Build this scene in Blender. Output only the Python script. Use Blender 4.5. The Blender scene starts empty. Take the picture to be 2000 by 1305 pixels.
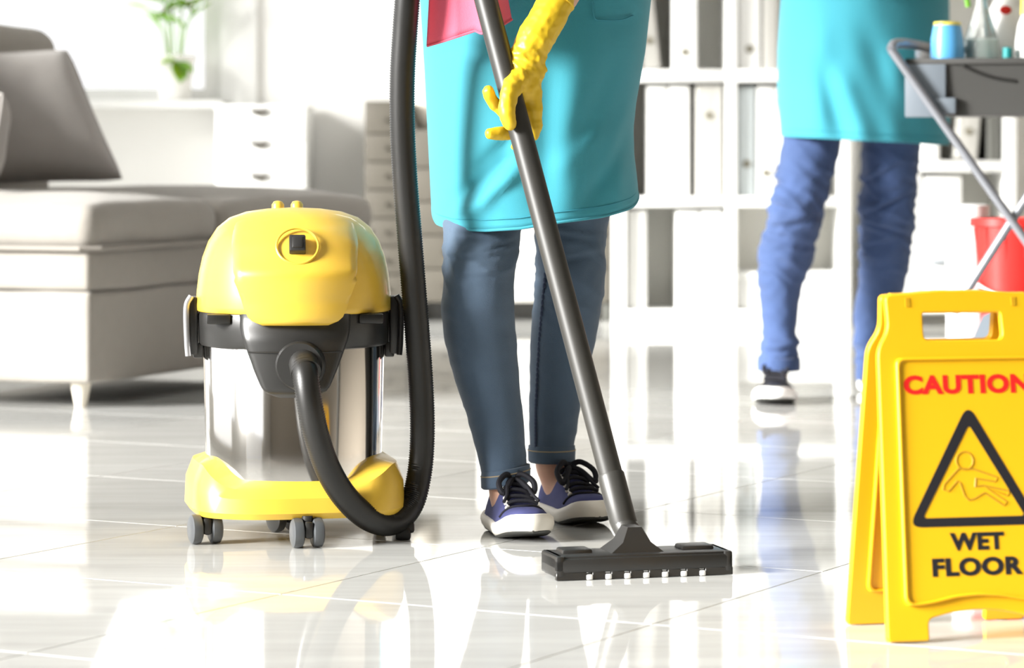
import bpy, bmesh, math, random
import numpy as np
from mathutils import Vector, Matrix, noise

random.seed(7)
R = math.radians
SC = bpy.context.scene
COL = SC.collection

# ------------------------------------------------------------------ camera
F, HC, YH = 6000.0, 0.644, 297.0          # focal length (px of a 2000 px frame), lens height, horizon row
cam = bpy.data.cameras.new('camera')
cam.sensor_width = 36.0
cam.lens = 36.0 * F / 2000.0
cam.shift_y = -(652.5 - YH) / 2000.0
cam.dof.use_dof = True
cam.dof.focus_distance = 4.95
cam.dof.aperture_fstop = 5.0
camo = bpy.data.objects.new('camera', cam)
camo.location = (0, 0, HC)
camo.rotation_euler = (R(90), 0, 0)
COL.objects.link(camo)
SC.camera = camo

# ------------------------------------------------------------------ world, light, exposure
w = bpy.data.worlds.new('daylight')
SC.world = w
w.use_nodes = True
w.node_tree.nodes['Background'].inputs[0].default_value = (0.98, 0.99, 1.0, 1)
w.node_tree.nodes['Background'].inputs[1].default_value = 3.7
WIN_LEFT = [(0.7, 4.0), (4.35, 7.2), (7.55, 10.6)]
for i, (a, b) in enumerate(WIN_LEFT):
    li = bpy.data.lights.new('window_daylight', 'AREA')
    li.shape = 'RECTANGLE'
    li.size, li.size_y = b - a, 2.1
    li.energy = (20, 45, 80)[i]
    li.color = (0.98, 0.99, 1.0)
    lo = bpy.data.objects.new('window_daylight', li)
    lo.location = (-3.28, (a + b) / 2, 1.55)
    lo.rotation_euler = (0, R(-90), 0)
    COL.objects.link(lo)
sun = bpy.data.lights.new('hazy_sun', 'SUN')
sun.energy = 56.0
sun.angle = R(24)
sun.color = (1.0, 0.985, 0.95)
so_ = bpy.data.objects.new('hazy_sun', sun)
so_.rotation_euler = Vector((0.82, 0.37, -0.31)).to_track_quat('-Z', 'Y').to_euler()
so_.location = (-6, 0, 4)
COL.objects.link(so_)
li = bpy.data.lights.new('window_daylight', 'AREA')
li.shape = 'RECTANGLE'
li.size, li.size_y = 2.1, 1.5
li.energy = 60
lo = bpy.data.objects.new('window_daylight', li)
lo.location = (-2.28, 12.06, 1.65)
lo.rotation_euler = (R(-90), 0, 0)
COL.objects.link(lo)
SC.view_settings.view_transform = 'Standard'
SC.view_settings.look = 'None'
SC.view_settings.gamma = 1.0
SC.view_settings.use_curve_mapping = False
SC.view_settings.exposure = -1.42


def P(px, py, Y):
    """a photo pixel at depth Y -> a point"""
    return Vector(((px - 1000.0) / F * Y, Y, HC - (py - YH) / F * Y))


def G(px, py):
    """a photo pixel on the floor -> a point"""
    return P(px, py, HC * F / (py - YH))


# ------------------------------------------------------------------ materials
MATS = {}


def mat(name, col, rough=0.5, metal=0.0, vary=0.06, vscale=6.0, bump=0.0, bscale=200.0, spec=0.5, coat=0.0,
        sheen=0.0, trans=0.0, sss=0.0):
    if name in MATS:
        return MATS[name]
    m = bpy.data.materials.new(name)
    m.use_nodes = True
    nt = m.node_tree
    b = nt.nodes['Principled BSDF']
    b.inputs['Roughness'].default_value = rough
    b.inputs['Metallic'].default_value = metal
    b.inputs['Specular IOR Level'].default_value = spec
    b.inputs['Coat Weight'].default_value = coat
    b.inputs['Sheen Weight'].default_value = sheen
    b.inputs['Transmission Weight'].default_value = trans
    b.inputs['Subsurface Weight'].default_value = sss
    tc = nt.nodes.new('ShaderNodeTexCoord')
    n = nt.nodes.new('ShaderNodeTexNoise')
    n.inputs['Scale'].default_value = vscale
    n.inputs['Detail'].default_value = 4
    nt.links.new(tc.outputs['Object'], n.inputs['Vector'])
    r = nt.nodes.new('ShaderNodeMix')
    r.data_type = 'RGBA'
    r.inputs['A'].default_value = (*[c * (1 - vary) for c in col], 1)
    r.inputs['B'].default_value = (*[min(1, c * (1 + vary)) for c in col], 1)
    nt.links.new(n.outputs['Fac'], r.inputs['Factor'])
    nt.links.new(r.outputs['Result'], b.inputs['Base Color'])
    if bump:
        n2 = nt.nodes.new('ShaderNodeTexNoise')
        n2.inputs['Scale'].default_value = bscale
        n2.inputs['Detail'].default_value = 2
        nt.links.new(tc.outputs['Object'], n2.inputs['Vector'])
        bp = nt.nodes.new('ShaderNodeBump')
        bp.inputs['Strength'].default_value = bump
        bp.inputs['Distance'].default_value = 0.002
        nt.links.new(n2.outputs['Fac'], bp.inputs['Height'])
        nt.links.new(bp.outputs['Normal'], b.inputs['Normal'])
    MATS[name] = m
    return m


YEL = mat('vacuum_yellow', (0.74, 0.475, 0.052), 0.36, vary=0.02, coat=0.2)
STEEL = mat('polished_steel', (0.82, 0.80, 0.77), 0.1, metal=1.0, vary=0.03)
BLK = mat('dark_plastic', (0.019, 0.0185, 0.0175), 0.36, vary=0.1)
WANDM = mat('wand_plastic', (0.03, 0.029, 0.026), 0.42, vary=0.06)
HOSEM = mat('hose_rubber', (0.011, 0.0105, 0.0095), 0.40, vary=0.1)
GRYP = mat('grey_wheel', (0.07, 0.075, 0.08), 0.4)
CHROME = mat('latch_metal', (0.5, 0.5, 0.52), 0.3, metal=0.7)
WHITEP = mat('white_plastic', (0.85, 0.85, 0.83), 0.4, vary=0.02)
TEAL = mat('teal_apron', (0.036, 0.30, 0.385), 0.8, vary=0.04, vscale=4, bump=0.15, bscale=900, sheen=0.15)
TEAL2 = mat('teal_hem', (0.03, 0.25, 0.33), 0.8, vary=0.04, bump=0.15, bscale=900)
GLOVE = mat('yellow_rubber', (0.74, 0.49, 0.016), 0.45, vary=0.05, vscale=25, bump=0.1, bscale=120)
SKIN = mat('skin', (0.72, 0.42, 0.30), 0.5, vary=0.06, sss=0.05)
HAIR = mat('dark_brown_hair', (0.06, 0.035, 0.02), 0.6)
JEANW = mat('blue_grey_denim', (0.068, 0.108, 0.165), 0.85, vary=0.16, vscale=14, bump=0.35, bscale=700, sheen=0.15)
JEANM = mat('indigo_denim', (0.034, 0.066, 0.17), 0.85, vary=0.28, vscale=10, bump=0.35, bscale=500, sheen=0.15)
STITCH = mat('stitching', (0.35, 0.28, 0.18), 0.8)
DKST = mat('dark_stitching', (0.03, 0.045, 0.09), 0.8)
NAVY = mat('navy_canvas', (0.05, 0.055, 0.165), 0.85, vary=0.12, vscale=40, bump=0.3, bscale=900)
LACE = mat('black_lace', (0.008, 0.008, 0.014), 0.8)
SOLE = mat('cream_sole', (0.78, 0.74, 0.66), 0.55, vary=0.04)
SOLED = mat('dark_outsole', (0.05, 0.05, 0.045), 0.7)
PINK = mat('pink_cloth', (0.78, 0.13, 0.21), 0.85, vary=0.05, bump=0.3, bscale=600)
SHIRT = mat('white_shirt', (0.75, 0.75, 0.75), 0.9)
SIGNY = mat('sign_yellow', (0.78, 0.43, 0.006), 0.42, vary=0.02)
SIGND = mat('sign_slot_yellow', (0.55, 0.30, 0.005), 0.5)
REDT = mat('red_print', (0.72, 0.012, 0.008), 0.5, vary=0.02)
BLKT = mat('black_print', (0.012, 0.011, 0.014), 0.5, vary=0.02)
BRNT = mat('brown_print', (0.42, 0.22, 0.01), 0.5, vary=0.02)
SOFA = mat('grey_sofa_fabric', (0.27, 0.25, 0.222), 0.95, vary=0.07, vscale=30, bump=0.5, bscale=350, sheen=0.2)
SOFAD = mat('grey_sofa_piping', (0.25, 0.23, 0.205), 0.95)
PILLOW = mat('grey_pillow_fabric', (0.34, 0.32, 0.305), 0.95, vary=0.08, vscale=15, bump=0.4, bscale=350, sheen=0.2)
WOODL = mat('pale_leg', (0.75, 0.70, 0.60), 0.5)
WALLM = mat('cream_wall_paint', (0.83, 0.82, 0.79), 0.85, vary=0.015, vscale=2)
CEILM = mat('ceiling_paint', (0.62, 0.61, 0.59), 0.9, vary=0.01)
TAUPE = mat('taupe_wall_paint', (0.33, 0.29, 0.24), 0.85, vary=0.02, vscale=2)
WHITEW = mat('white_lacquer', (0.84, 0.84, 0.82), 0.45, vary=0.015)
CELLB = mat('shelf_back_cream', (0.84, 0.825, 0.765), 0.7, vary=0.02)
DRESS = mat('taupe_wood', (0.10, 0.09, 0.072), 0.6, vary=0.1, vscale=8)
DRESSL = mat('pale_grey_door', (0.62, 0.60, 0.56), 0.5, vary=0.03)
BRASS = mat('dark_bronze_pull', (0.05, 0.042, 0.03), 0.5, metal=0.0)
BGREY = mat('grey_binder_card', (0.45, 0.44, 0.41), 0.7, vary=0.05)
BBLUE = mat('pale_blue_binder_card', (0.66, 0.72, 0.74), 0.7, vary=0.03)
BWHITE = mat('white_binder_card', (0.84, 0.84, 0.82), 0.7, vary=0.02)
BDARK = mat('dark_binder_card', (0.09, 0.09, 0.08), 0.7, vary=0.05)
HOLE = mat('finger_hole_ring', (0.30, 0.28, 0.22), 0.4, metal=0.5)
CARTD = mat('cart_dark_plastic', (0.05, 0.049, 0.046), 0.5, vary=0.05)
CARTL = mat('cart_grey_plastic', (0.17, 0.20, 0.235), 0.5, vary=0.05)
CARTF = mat('cart_grey_tube', (0.27, 0.28, 0.31), 0.35, metal=0.4, vary=0.05)
REDB = mat('red_bucket_plastic', (0.78, 0.03, 0.025), 0.35, vary=0.03)
BLUEB = mat('sky_blue_bottle', (0.12, 0.45, 0.85), 0.35, vary=0.02)
YCAP = mat('yellow_cap', (0.85, 0.72, 0.10), 0.4)
TEALC = mat('teal_cap', (0.02, 0.35, 0.36), 0.4)
GREENC = mat('green_trigger', (0.18, 0.45, 0.04), 0.4)
BOTT = mat('clear_bottle', (0.90, 0.93, 0.92), 0.08, trans=0.75, vary=0.01)
LIQ = mat('pale_green_liquid', (0.45, 0.62, 0.55), 0.15, vary=0.02)
POTM = mat('white_pot', (0.86, 0.84, 0.81), 0.4, vary=0.02)
LEAF = mat('fresh_green_leaf', (0.17, 0.40, 0.02), 0.45, vary=0.35, vscale=12, sss=0.1)
SOIL = mat('soil', (0.05, 0.035, 0.02), 0.95)
VASEM = mat('cream_vase', (0.72, 0.67, 0.58), 0.4, vary=0.03)


def floor_material():
    m = bpy.data.materials.new('polished_floor_tile')
    m.use_nodes = True
    nt = m.node_tree
    b = nt.nodes['Principled BSDF']
    geo = nt.nodes.new('ShaderNodeNewGeometry')
    oi = nt.nodes.new('ShaderNodeObjectInfo')
    mp = nt.nodes.new('ShaderNodeMapping')
    mp.inputs['Rotation'].default_value = (0, 0, R(28.5))
    mp.inputs['Scale'].default_value = (1.6, 14.0, 1)
    nt.links.new(geo.outputs['Position'], mp.inputs['Vector'])
    n = nt.nodes.new('ShaderNodeTexNoise')
    n.noise_dimensions = '4D'
    n.inputs['Scale'].default_value = 1.3
    n.inputs['Detail'].default_value = 7
    n.inputs['Roughness'].default_value = 0.62
    mul = nt.nodes.new('ShaderNodeMath')
    mul.operation = 'MULTIPLY'
    mul.inputs[1].default_value = 30.0
    nt.links.new(oi.outputs['Random'], mul.inputs[0])
    nt.links.new(mul.outputs[0], n.inputs['W'])
    nt.links.new(mp.outputs['Vector'], n.inputs['Vector'])
    cr = nt.nodes.new('ShaderNodeValToRGB')
    e = cr.color_ramp.elements
    e[0].position, e[0].color = 0.30, (0.51, 0.51, 0.49, 1)
    e[1].position, e[1].color = 0.62, (0.63, 0.632, 0.612, 1)
    nt.links.new(n.outputs['Fac'], cr.inputs['Fac'])
    nt.links.new(cr.outputs['Color'], b.inputs['Base Color'])
    b.inputs['Roughness'].default_value = 0.035
    b.inputs['Specular IOR Level'].default_value = 0.5
    n2 = nt.nodes.new('ShaderNodeTexNoise')
    n2.inputs['Scale'].default_value = 5.0
    nt.links.new(geo.outputs['Position'], n2.inputs['Vector'])
    bp = nt.nodes.new('ShaderNodeBump')
    bp.inputs['Strength'].default_value = 0.04
    bp.inputs['Distance'].default_value = 0.002
    nt.links.new(n2.outputs['Fac'], bp.inputs['Height'])
    nt.links.new(bp.outputs['Normal'], b.inputs['Normal'])
    return m


TILE = floor_material()
GROUT = mat('grout', (0.42, 0.37, 0.32), 0.8)


def glass_material():
    m = bpy.data.materials.new('window_glass')
    m.use_nodes = True
    nt = m.node_tree
    out = nt.nodes['Material Output']
    nt.nodes.remove(nt.nodes['Principled BSDF'])
    t = nt.nodes.new('ShaderNodeBsdfTransparent')
    g = nt.nodes.new('ShaderNodeBsdfGlossy')
    g.inputs['Roughness'].default_value = 0.02
    mx = nt.nodes.new('ShaderNodeMixShader')
    mx.inputs[0].default_value = 0.06
    nt.links.new(t.outputs[0], mx.inputs[1])
    nt.links.new(g.outputs[0], mx.inputs[2])
    nt.links.new(mx.outputs[0], out.inputs['Surface'])
    return m


GLASS = glass_material()

# ------------------------------------------------------------------ geometry helpers: each returns (verts, faces)
MW = {}


def mesh_of(geos):
    V, Fc = [], []
    for v, f in geos:
        o = len(V)
        V += [tuple(p) for p in v]
        Fc += [tuple(i + o for i in q) for q in f]
    me = bpy.data.meshes.new('m')
    me.from_pydata(V, [], Fc)
    me.update()
    return me


def clean(me, smooth=True, angle=38):
    bm = bmesh.new()
    bm.from_mesh(me)
    bmesh.ops.recalc_face_normals(bm, faces=bm.faces)
    bm.to_mesh(me)
    bm.free()
    if smooth:
        me.polygons.foreach_set('use_smooth', [True] * len(me.polygons))
        me.set_sharp_from_angle(angle=R(angle))
    me.update()


def link(name, me, m, parent=None, space='world'):
    o = bpy.data.objects.new(name, me)
    me.name = name
    if m is not None:
        me.materials.clear()
        me.materials.append(m)
    COL.objects.link(o)
    if parent is not None:
        if space == 'world':
            me.transform(MW[parent].inverted())
        o.parent = parent
        MW[o] = MW[parent].copy()
    else:
        MW[o] = Matrix()
    return o


def mk(name, geos, m, parent=None, space='world', smooth=True, angle=38):
    if isinstance(geos, tuple):
        geos = [geos]
    me = mesh_of(geos)
    clean(me, smooth, angle)
    return link(name, me, m, parent, space)


def root(name, loc, label, cat, group=None, rz=0.0):
    o = bpy.data.objects.new(name, None)
    o.empty_display_size = 0.05
    COL.objects.link(o)
    o.location = loc
    o.rotation_euler = (0, 0, rz)
    MW[o] = Matrix.Translation(Vector(loc)) @ Matrix.Rotation(rz, 4, 'Z')
    return tag(o, label, cat, group)


def tag(o, label, cat, group=None):
    o['label'] = label
    o['category'] = cat
    if group:
        o['group'] = group
    return o


def struct(o, label=None):
    o['kind'] = 'structure'
    if label:
        o['label'] = label
        o['category'] = o.name.split('_')[0]
    return o


def xf(geo, M):
    return [M @ Vector(p) for p in geo[0]], geo[1]


def box(x0, x1, y0, y1, z0, z1):
    v = [(x, y, z) for x in (x0, x1) for y in (y0, y1) for z in (z0, z1)]
    f = [(0, 1, 3, 2), (4, 6, 7, 5), (0, 4, 5, 1), (2, 3, 7, 6), (0, 2, 6, 4), (1, 5, 7, 3)]
    return v, f


def rbox(x0, x1, y0, y1, z0, z1, r=0.005, seg=2):
    bm = bmesh.new()
    vs = [bm.verts.new(p) for p in box(x0, x1, y0, y1, z0, z1)[0]]
    for f in box(0, 1, 0, 1, 0, 1)[1]:
        bm.faces.new([vs[i] for i in f])
    bmesh.ops.recalc_face_normals(bm, faces=bm.faces)
    bmesh.ops.bevel(bm, geom=list(bm.edges), offset=r, segments=seg, profile=0.5, affect='EDGES')
    bm.verts.index_update()
    v = [tuple(q.co) for q in bm.verts]
    f = [tuple(q.index for q in p.verts) for p in bm.faces]
    bm.free()
    return v, f


def loft(rings, cap=True, closed=True):
    n = len(rings[0])
    V = [tuple(p) for r in rings for p in r]
    Fc = []
    for i in range(len(rings) - 1):
        for j in range(n if closed else n - 1):
            k = (j + 1) % n
            Fc.append((i * n + j, i * n + k, (i + 1) * n + k, (i + 1) * n + j))
    if cap:
        Fc.append(tuple(range(n))[::-1])
        Fc.append(tuple((len(rings) - 1) * n + j for j in range(n)))
    return V, Fc


def lathe(prof, n=40, c=(0, 0, 0), cap=True):
    rings = [[(c[0] + r * math.cos(2 * math.pi * j / n), c[1] + r * math.sin(2 * math.pi * j / n), c[2] + z)
              for j in range(n)] for r, z in prof]
    return loft(rings, cap)


def catmull(pts, per=12):
    pts = [Vector(p) for p in pts]
    q = [pts[0] * 2 - pts[1]] + pts + [pts[-1] * 2 - pts[-2]]
    out = []
    for i in range(1, len(q) - 2):
        a, b, c, d = q[i - 1], q[i], q[i + 1], q[i + 2]
        for k in range(per):
            t = k / per
            out.append(0.5 * ((2 * b) + (c - a) * t + (2 * a - 5 * b + 4 * c - d) * t * t
                              + (3 * b - a - 3 * c + d) * t ** 3))
    out.append(pts[-1])
    return out


def resample(path, step):
    out, acc = [path[0]], 0.0
    for a, b in zip(path, path[1:]):
        L = (b - a).length
        d = step - acc
        while d <= L:
            out.append(a.lerp(b, d / L))
            d += step
        acc = L - (d - step)
    out.append(path[-1])
    return out


def tube(path, r, n=14, cap=True):
    path = [Vector(p) for p in path]
    if not isinstance(r, (list, tuple)):
        r = [r] * len(path)
    t0 = (path[1] - path[0]).normalized()
    nrm = t0.orthogonal().normalized()
    rings = []
    for i, p in enumerate(path):
        t = (path[min(i + 1, len(path) - 1)] - path[max(i - 1, 0)]).normalized()
        nrm = (nrm - t * nrm.dot(t)).normalized()
        bn = t.cross(nrm)
        rings.append([p + (nrm * math.cos(a) + bn * math.sin(a)) * r[i]
                      for a in (2 * math.pi * j / n for j in range(n))])
    return loft(rings, cap)


def sphere(c, r, n=12, m=8, s=(1, 1, 1)):
    rings = []
    for i in range(1, m):
        a = math.pi * i / m
        rings.append([(c[0] + s[0] * r * math.sin(a) * math.cos(2 * math.pi * j / n),
                       c[1] + s[1] * r * math.sin(a) * math.sin(2 * math.pi * j / n),
                       c[2] - s[2] * r * math.cos(a)) for j in range(n)])
    V, Fc = loft(rings, cap=False)
    V = V + [(c[0], c[1], c[2] - s[2] * r), (c[0], c[1], c[2] + s[2] * r)]
    k = len(rings)
    for j in range(n):
        Fc.append((j, len(V) - 2, (j + 1) % n))
        Fc.append(((k - 1) * n + j, (k - 1) * n + (j + 1) % n, len(V) - 1))
    return V, Fc


def chain(pts):
    """tapered capsule chain: pts = [(Vector, r), ...]"""
    g = []
    for i, (p, r) in enumerate(pts):
        g.append(sphere(p, r, 14, 9))
        if i:
            g.append(tube([pts[i - 1][0], p], [pts[i - 1][1], r], 14))
    return g


def blob(geos, voxel, smooth_it=4, smooth_f=0.6):
    """union of overlapping closed shapes as one continuous skin"""
    me = mesh_of(geos)
    bm = bmesh.new()
    bm.from_mesh(me)
    bmesh.ops.recalc_face_normals(bm, faces=bm.faces)
    bm.to_mesh(me)
    bm.free()
    o = bpy.data.objects.new('tmp', me)
    COL.objects.link(o)
    md = o.modifiers.new('r', 'REMESH')
    md.mode = 'VOXEL'
    md.voxel_size = voxel
    if smooth_it:
        s = o.modifiers.new('s', 'SMOOTH')
        s.iterations = smooth_it
        s.factor = smooth_f
    dg = bpy.context.evaluated_depsgraph_get()
    dg.update()
    out = bpy.data.meshes.new_from_object(o.evaluated_get(dg))
    bpy.data.objects.remove(o)
    bpy.data.meshes.remove(me)
    out.polygons.foreach_set('use_smooth', [True] * len(out.polygons))
    return out


def displace(me, fn):
    ns = [v.normal.copy() for v in me.vertices]
    for v, n in zip(me.vertices, ns):
        v.co += n * fn(v.co)
    me.update()


def shape2d(polys, depth, bev=0.0, res=2):
    cu = bpy.data.curves.new('c', 'CURVE')
    cu.dimensions = '2D'
    cu.fill_mode = 'BOTH'
    cu.extrude = depth / 2 - bev
    cu.bevel_depth = bev
    cu.bevel_resolution = res
    cu.offset = -bev
    for pl in polys:
        sp = cu.splines.new('POLY')
        sp.points.add(len(pl) - 1)
        for i, p in enumerate(pl):
            sp.points[i].co = (p[0], p[1], 0, 1)
        sp.use_cyclic_u = True
    return curve_geo(cu)


def curve_geo(cu):
    o = bpy.data.objects.new('tmp', cu)
    COL.objects.link(o)
    dg = bpy.context.evaluated_depsgraph_get()
    dg.update()
    me = bpy.data.meshes.new_from_object(o.evaluated_get(dg))
    bpy.data.objects.remove(o)
    v = [tuple(q.co) for q in me.vertices]
    f = [tuple(p.vertices) for p in me.polygons]
    bpy.data.meshes.remove(me)
    return v, f


def roundpoly(pts, rad, n=5):
    """polygon with rounded corners; rad number or list"""
    out = []
    N = len(pts)
    for i in range(N):
        p = Vector(pts[i])
        a, b = Vector(pts[i - 1]), Vector(pts[(i + 1) % N])
        r = rad[i] if isinstance(rad, (list, tuple)) else rad
        if r <= 0:
            out.append(tuple(p))
            continue
        d1, d2 = (a - p), (b - p)
        r1 = min(r, d1.length * .45, d2.length * .45)
        s, e = p + d1.normalized() * r1, p + d2.normalized() * r1
        for k in range(n + 1):
            t = k / n
            out.append(tuple(s * (1 - t) ** 2 + p * 2 * t * (1 - t) + e * t * t))
    return out


def lerp_tab(tab, x):
    if x <= tab[0][0]:
        return tab[0][1]
    for (a, b), (c, d) in zip(tab, tab[1:]):
        if x <= c:
            return b + (d - b) * (x - a) / (c - a)
    return tab[-1][1]


def smoothstep(a, b, x):
    t = min(1, max(0, (x - a) / (b - a)))
    return t * t * (3 - 2 * t)


# ================================================================== the room
XL, XR, YF, YB = -3.4, 3.2, -1.0, 12.1
E1 = Vector((math.cos(R(61.5)), math.sin(R(61.5))))
E2 = Vector((-E1.y, E1.x))
floor = struct(mk('floor', box(XL, XR, YF, YB, -0.06, -0.0045), GROUT, smooth=False), 'glossy pale stone tile floor with streaked grain')
NV = Vector((E1.y, -E1.x))                 # across the joint lines
S = 0.6
GAP = 0.0011


def clip(poly, ax, lim, sign):
    out = []
    for a, b in zip(poly, poly[1:] + poly[:1]):
        ia, ib = sign * (a[ax] - lim) <= 0, sign * (b[ax] - lim) <= 0
        if ia:
            out.append(a)
        if ia != ib:
            t = (lim - a[ax]) / (b[ax] - a[ax])
            out.append(a.lerp(b, t))
    return out


def tile_geo(poly):
    c = sum(poly, Vector((0, 0))) / len(poly)
    rings = []
    for z, ins in ((-0.0045, 0), (-0.0008, 0), (0.0, 0.0009)):
        rings.append([(*(p + (c - p).normalized() * ins), z) for p in poly])
    return loft(rings)


full = None
for i in range(-30, 30):
    for j in range(-30, 30):
        a = NV * (-2.43 + S * i) + E1 * (S * j + 0.17)
        pl = [a + NV * GAP + E1 * GAP, a + NV * (S - GAP) + E1 * GAP, a + NV * (S - GAP) + E1 * (S - GAP), a + NV * GAP + E1 * (S - GAP)]
        q = pl
        for ax, lim, sg in ((0, XL, -1), (0, XR, 1), (1, 1.9, -1), (1, YB, 1)):
            if q:
                q = clip(q, ax, lim, sg)
        if len(q) < 3:
            continue
        area = abs(sum(u.x * v.y - v.x * u.y for u, v in zip(q, q[1:] + q[:1]))) / 2
        if area < 0.01:
            continue
        if len(q) == 4 and area > 0.355:
            if full is None:
                me = mesh_of([tile_geo([p - a for p in pl])])
                clean(me, False)
                me.materials.append(TILE)
                me.name = 'tile'
                full = me
            o = bpy.data.objects.new('tile', full)
            o.location = (a.x, a.y, 0)
            COL.objects.link(o)
            o.parent = floor
        else:
            mk('tile', tile_geo(q), TILE, floor, smooth=False)

# back wall with the window on its left part
WX = P(432, 0, YB).x
SILL = 0.845
struct(mk('wall_back', [box(WX, XR, YB, YB + 0.15, 0, 2.8), box(XL, WX, YB, YB + 0.15, 0, SILL - 0.03),
                        box(XL, WX, YB, YB + 0.15, 2.45, 2.8)], WALLM, smooth=False), 'cream painted back wall below and beside the bright window')
struct(mk('ceiling', box(XL - .15, XR + .15, YF - .15, YB + .15, 2.8, 2.9), CEILM, smooth=False), 'white painted ceiling over the room')
struct(mk('wall_front', box(XL - .15, XR + .15, YF - .15, YF, 0, 2.8), TAUPE, smooth=False), 'taupe painted wall facing the back wall')
struct(mk('wall_right', box(XR, XR + 0.15, YF, YB + 0.15, 0, 2.8), TAUPE, smooth=False), 'taupe painted side wall')
g = [box(XL - 0.15, XL, YF, YB + 0.15, 0, 0.4), box(XL - 0.15, XL, YF, YB + 0.15, 2.65, 2.8)]
ed = [YF] + [v for ab in WIN_LEFT for v in ab] + [YB + 0.15]
for a, b in zip(ed[::2], ed[1::2]):
    g.append(box(XL - 0.15, XL, a, b, 0.4, 2.65))
struct(mk('wall_left', g, WALLM, smooth=False), 'cream painted wall with tall windows')


def window_y(name, x, a, b, z0, z1):
    fr = struct(mk(name, [box(x - 0.1, x - 0.04, a, a + 0.05, z0, z1), box(x - 0.1, x - 0.04, b - 0.05, b, z0, z1),
                          box(x - 0.1, x - 0.04, a + .05, b - .05, z0, z0 + 0.05), box(x - 0.1, x - 0.04, a + .05, b - .05, z1 - 0.05, z1),
                          box(x - 0.1, x - 0.04, (a + b) / 2 - 0.03, (a + b) / 2 + 0.03, z0 + .05, z1 - .05)], WHITEW, smooth=False),
                'tall white framed window in the side wall')
    for k in (0, 1):
        m = (a + b) / 2
        mk('pane', box(x - 0.075, x - 0.07, a + .05 if k == 0 else m + .03, m - .03 if k == 0 else b - .05, z0 + .05, z1 - .05), GLASS, fr, smooth=False)


for i, (a, b) in enumerate(WIN_LEFT):
    window_y('window_%d' % (i + 2), XL, a, b, 0.4, 2.65)
wb = struct(mk('window_1', [box(WX - 0.07, WX, YB + 0.02, YB + 0.1, SILL, 2.45), box(XL, XL + .07, YB + .02, YB + .1, SILL, 2.45),
                            box(XL + .07, WX - .07, YB + .02, YB + .1, SILL, SILL + .05), box(XL + .07, WX - .07, YB + .02, YB + .1, 2.4, 2.45),
                            box(-2.32, -2.25, YB + .02, YB + .1, SILL + .05, 2.4)], WHITEW, smooth=False), 'white framed window blown out by daylight above the sill')
mk('pane', box(-2.25, WX - .07, YB + .055, YB + .06, SILL + .05, 2.4), GLASS, wb, smooth=False)
mk('pane', box(XL + .07, -2.32, YB + .055, YB + .06, SILL + .05, 2.4), GLASS, wb, smooth=False)
struct(mk('trim_1', rbox(XL, WX + 0.02, YB - 0.2, YB + 0.02, SILL - 0.03, SILL, 0.006), WHITEW), 'white window sill under the potted plant')
struct(mk('trim_2', rbox(WX, P(503, 0, YB).x, YB - 0.025, YB, 0.08, 2.6, 0.004), WHITEW), 'white casing board beside the window')
struct(mk('baseboard_back', rbox(WX, XR, YB - 0.015, YB, 0, 0.08, 0.003), WHITEW), 'white baseboard along the back wall')

# ================================================================== vacuum cleaner
VX, VY, VROT = P(574, 0, 5.16).x, 5.16, R(5)
vac = root('vacuum_cleaner', (VX, VY, 0), 'yellow and steel drum vacuum cleaner on castors with black hose and wand', 'vacuum cleaner', rz=VROT)


def cyl(rad, ang, z):
    """vacuum-local point, ang 0 = front (towards -y)"""
    return (rad * math.sin(ang), -rad * math.cos(ang), z)


drum = mk('drum', lathe([(0.10, 0.075), (0.1465, 0.078), (0.1468, 0.09), (0.152, 0.33), (0.149, 0.335), (0.10, 0.335)], 72), STEEL, vac, 'local')
LID = [(0.163, 0.380), (0.1635, 0.388), (0.1625, 0.41), (0.159, 0.44), (0.153, 0.468), (0.143, 0.495), (0.128, 0.518), (0.108, 0.534),
       (0.08, 0.544), (0.045, 0.549), (0.004, 0.551)]
LZ = [(z, r) for r, z in LID]


def lid_r(z):
    return lerp_tab(LZ, z)


lid = mk('lid', lathe([(0.10, 0.378), (0.160, 0.378)] + LID, 72), YEL, vac, 'local', angle=60)
# raised front cover on the lid
NU, NVv = 28, 26
rows = []
for i in range(NVv + 1):
    z = 0.362 + (0.533 - 0.362) * i / NVv
    hw = lerp_tab([(0.362, 0.058), (0.366, 0.070), (0.374, 0.080), (0.39, 0.087), (0.44, 0.099), (0.49, 0.113), (0.533, 0.112)], z)
    rb = max(lid_r(max(z, .39)), 0.115)
    off = lerp_tab([(0.362, 0.012), (0.370, 0.018), (0.40, 0.021), (0.436, 0.031), (0.447, 0.033), (0.455, 0.030), (0.468, 0.022), (0.50, 0.011), (0.533, 0.000)], z)
    row = []
    for j in range(NU + 1):
        u = -1 + 2 * j / NU
        ang = math.asin(max(-.98, min(.98, u * hw / rb)))
        edge = 1 - smoothstep(0.86 if z < .44 else .80, 1.0, abs(u))
        row.append(cyl(lid_r(max(z, .385)) - 0.006 + (off + 0.006) * edge, ang, z))
    rows.append(row)
base_row = [cyl(0.150, math.asin(max(-.98, min(.98, (-1 + 2 * j / NU) * .058 / .16))), 0.362) for j in range(NU + 1)]
cov = mk('lid_cover', loft([base_row] + rows, cap=False, closed=False), YEL, vac, 'local', angle=60)
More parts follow.
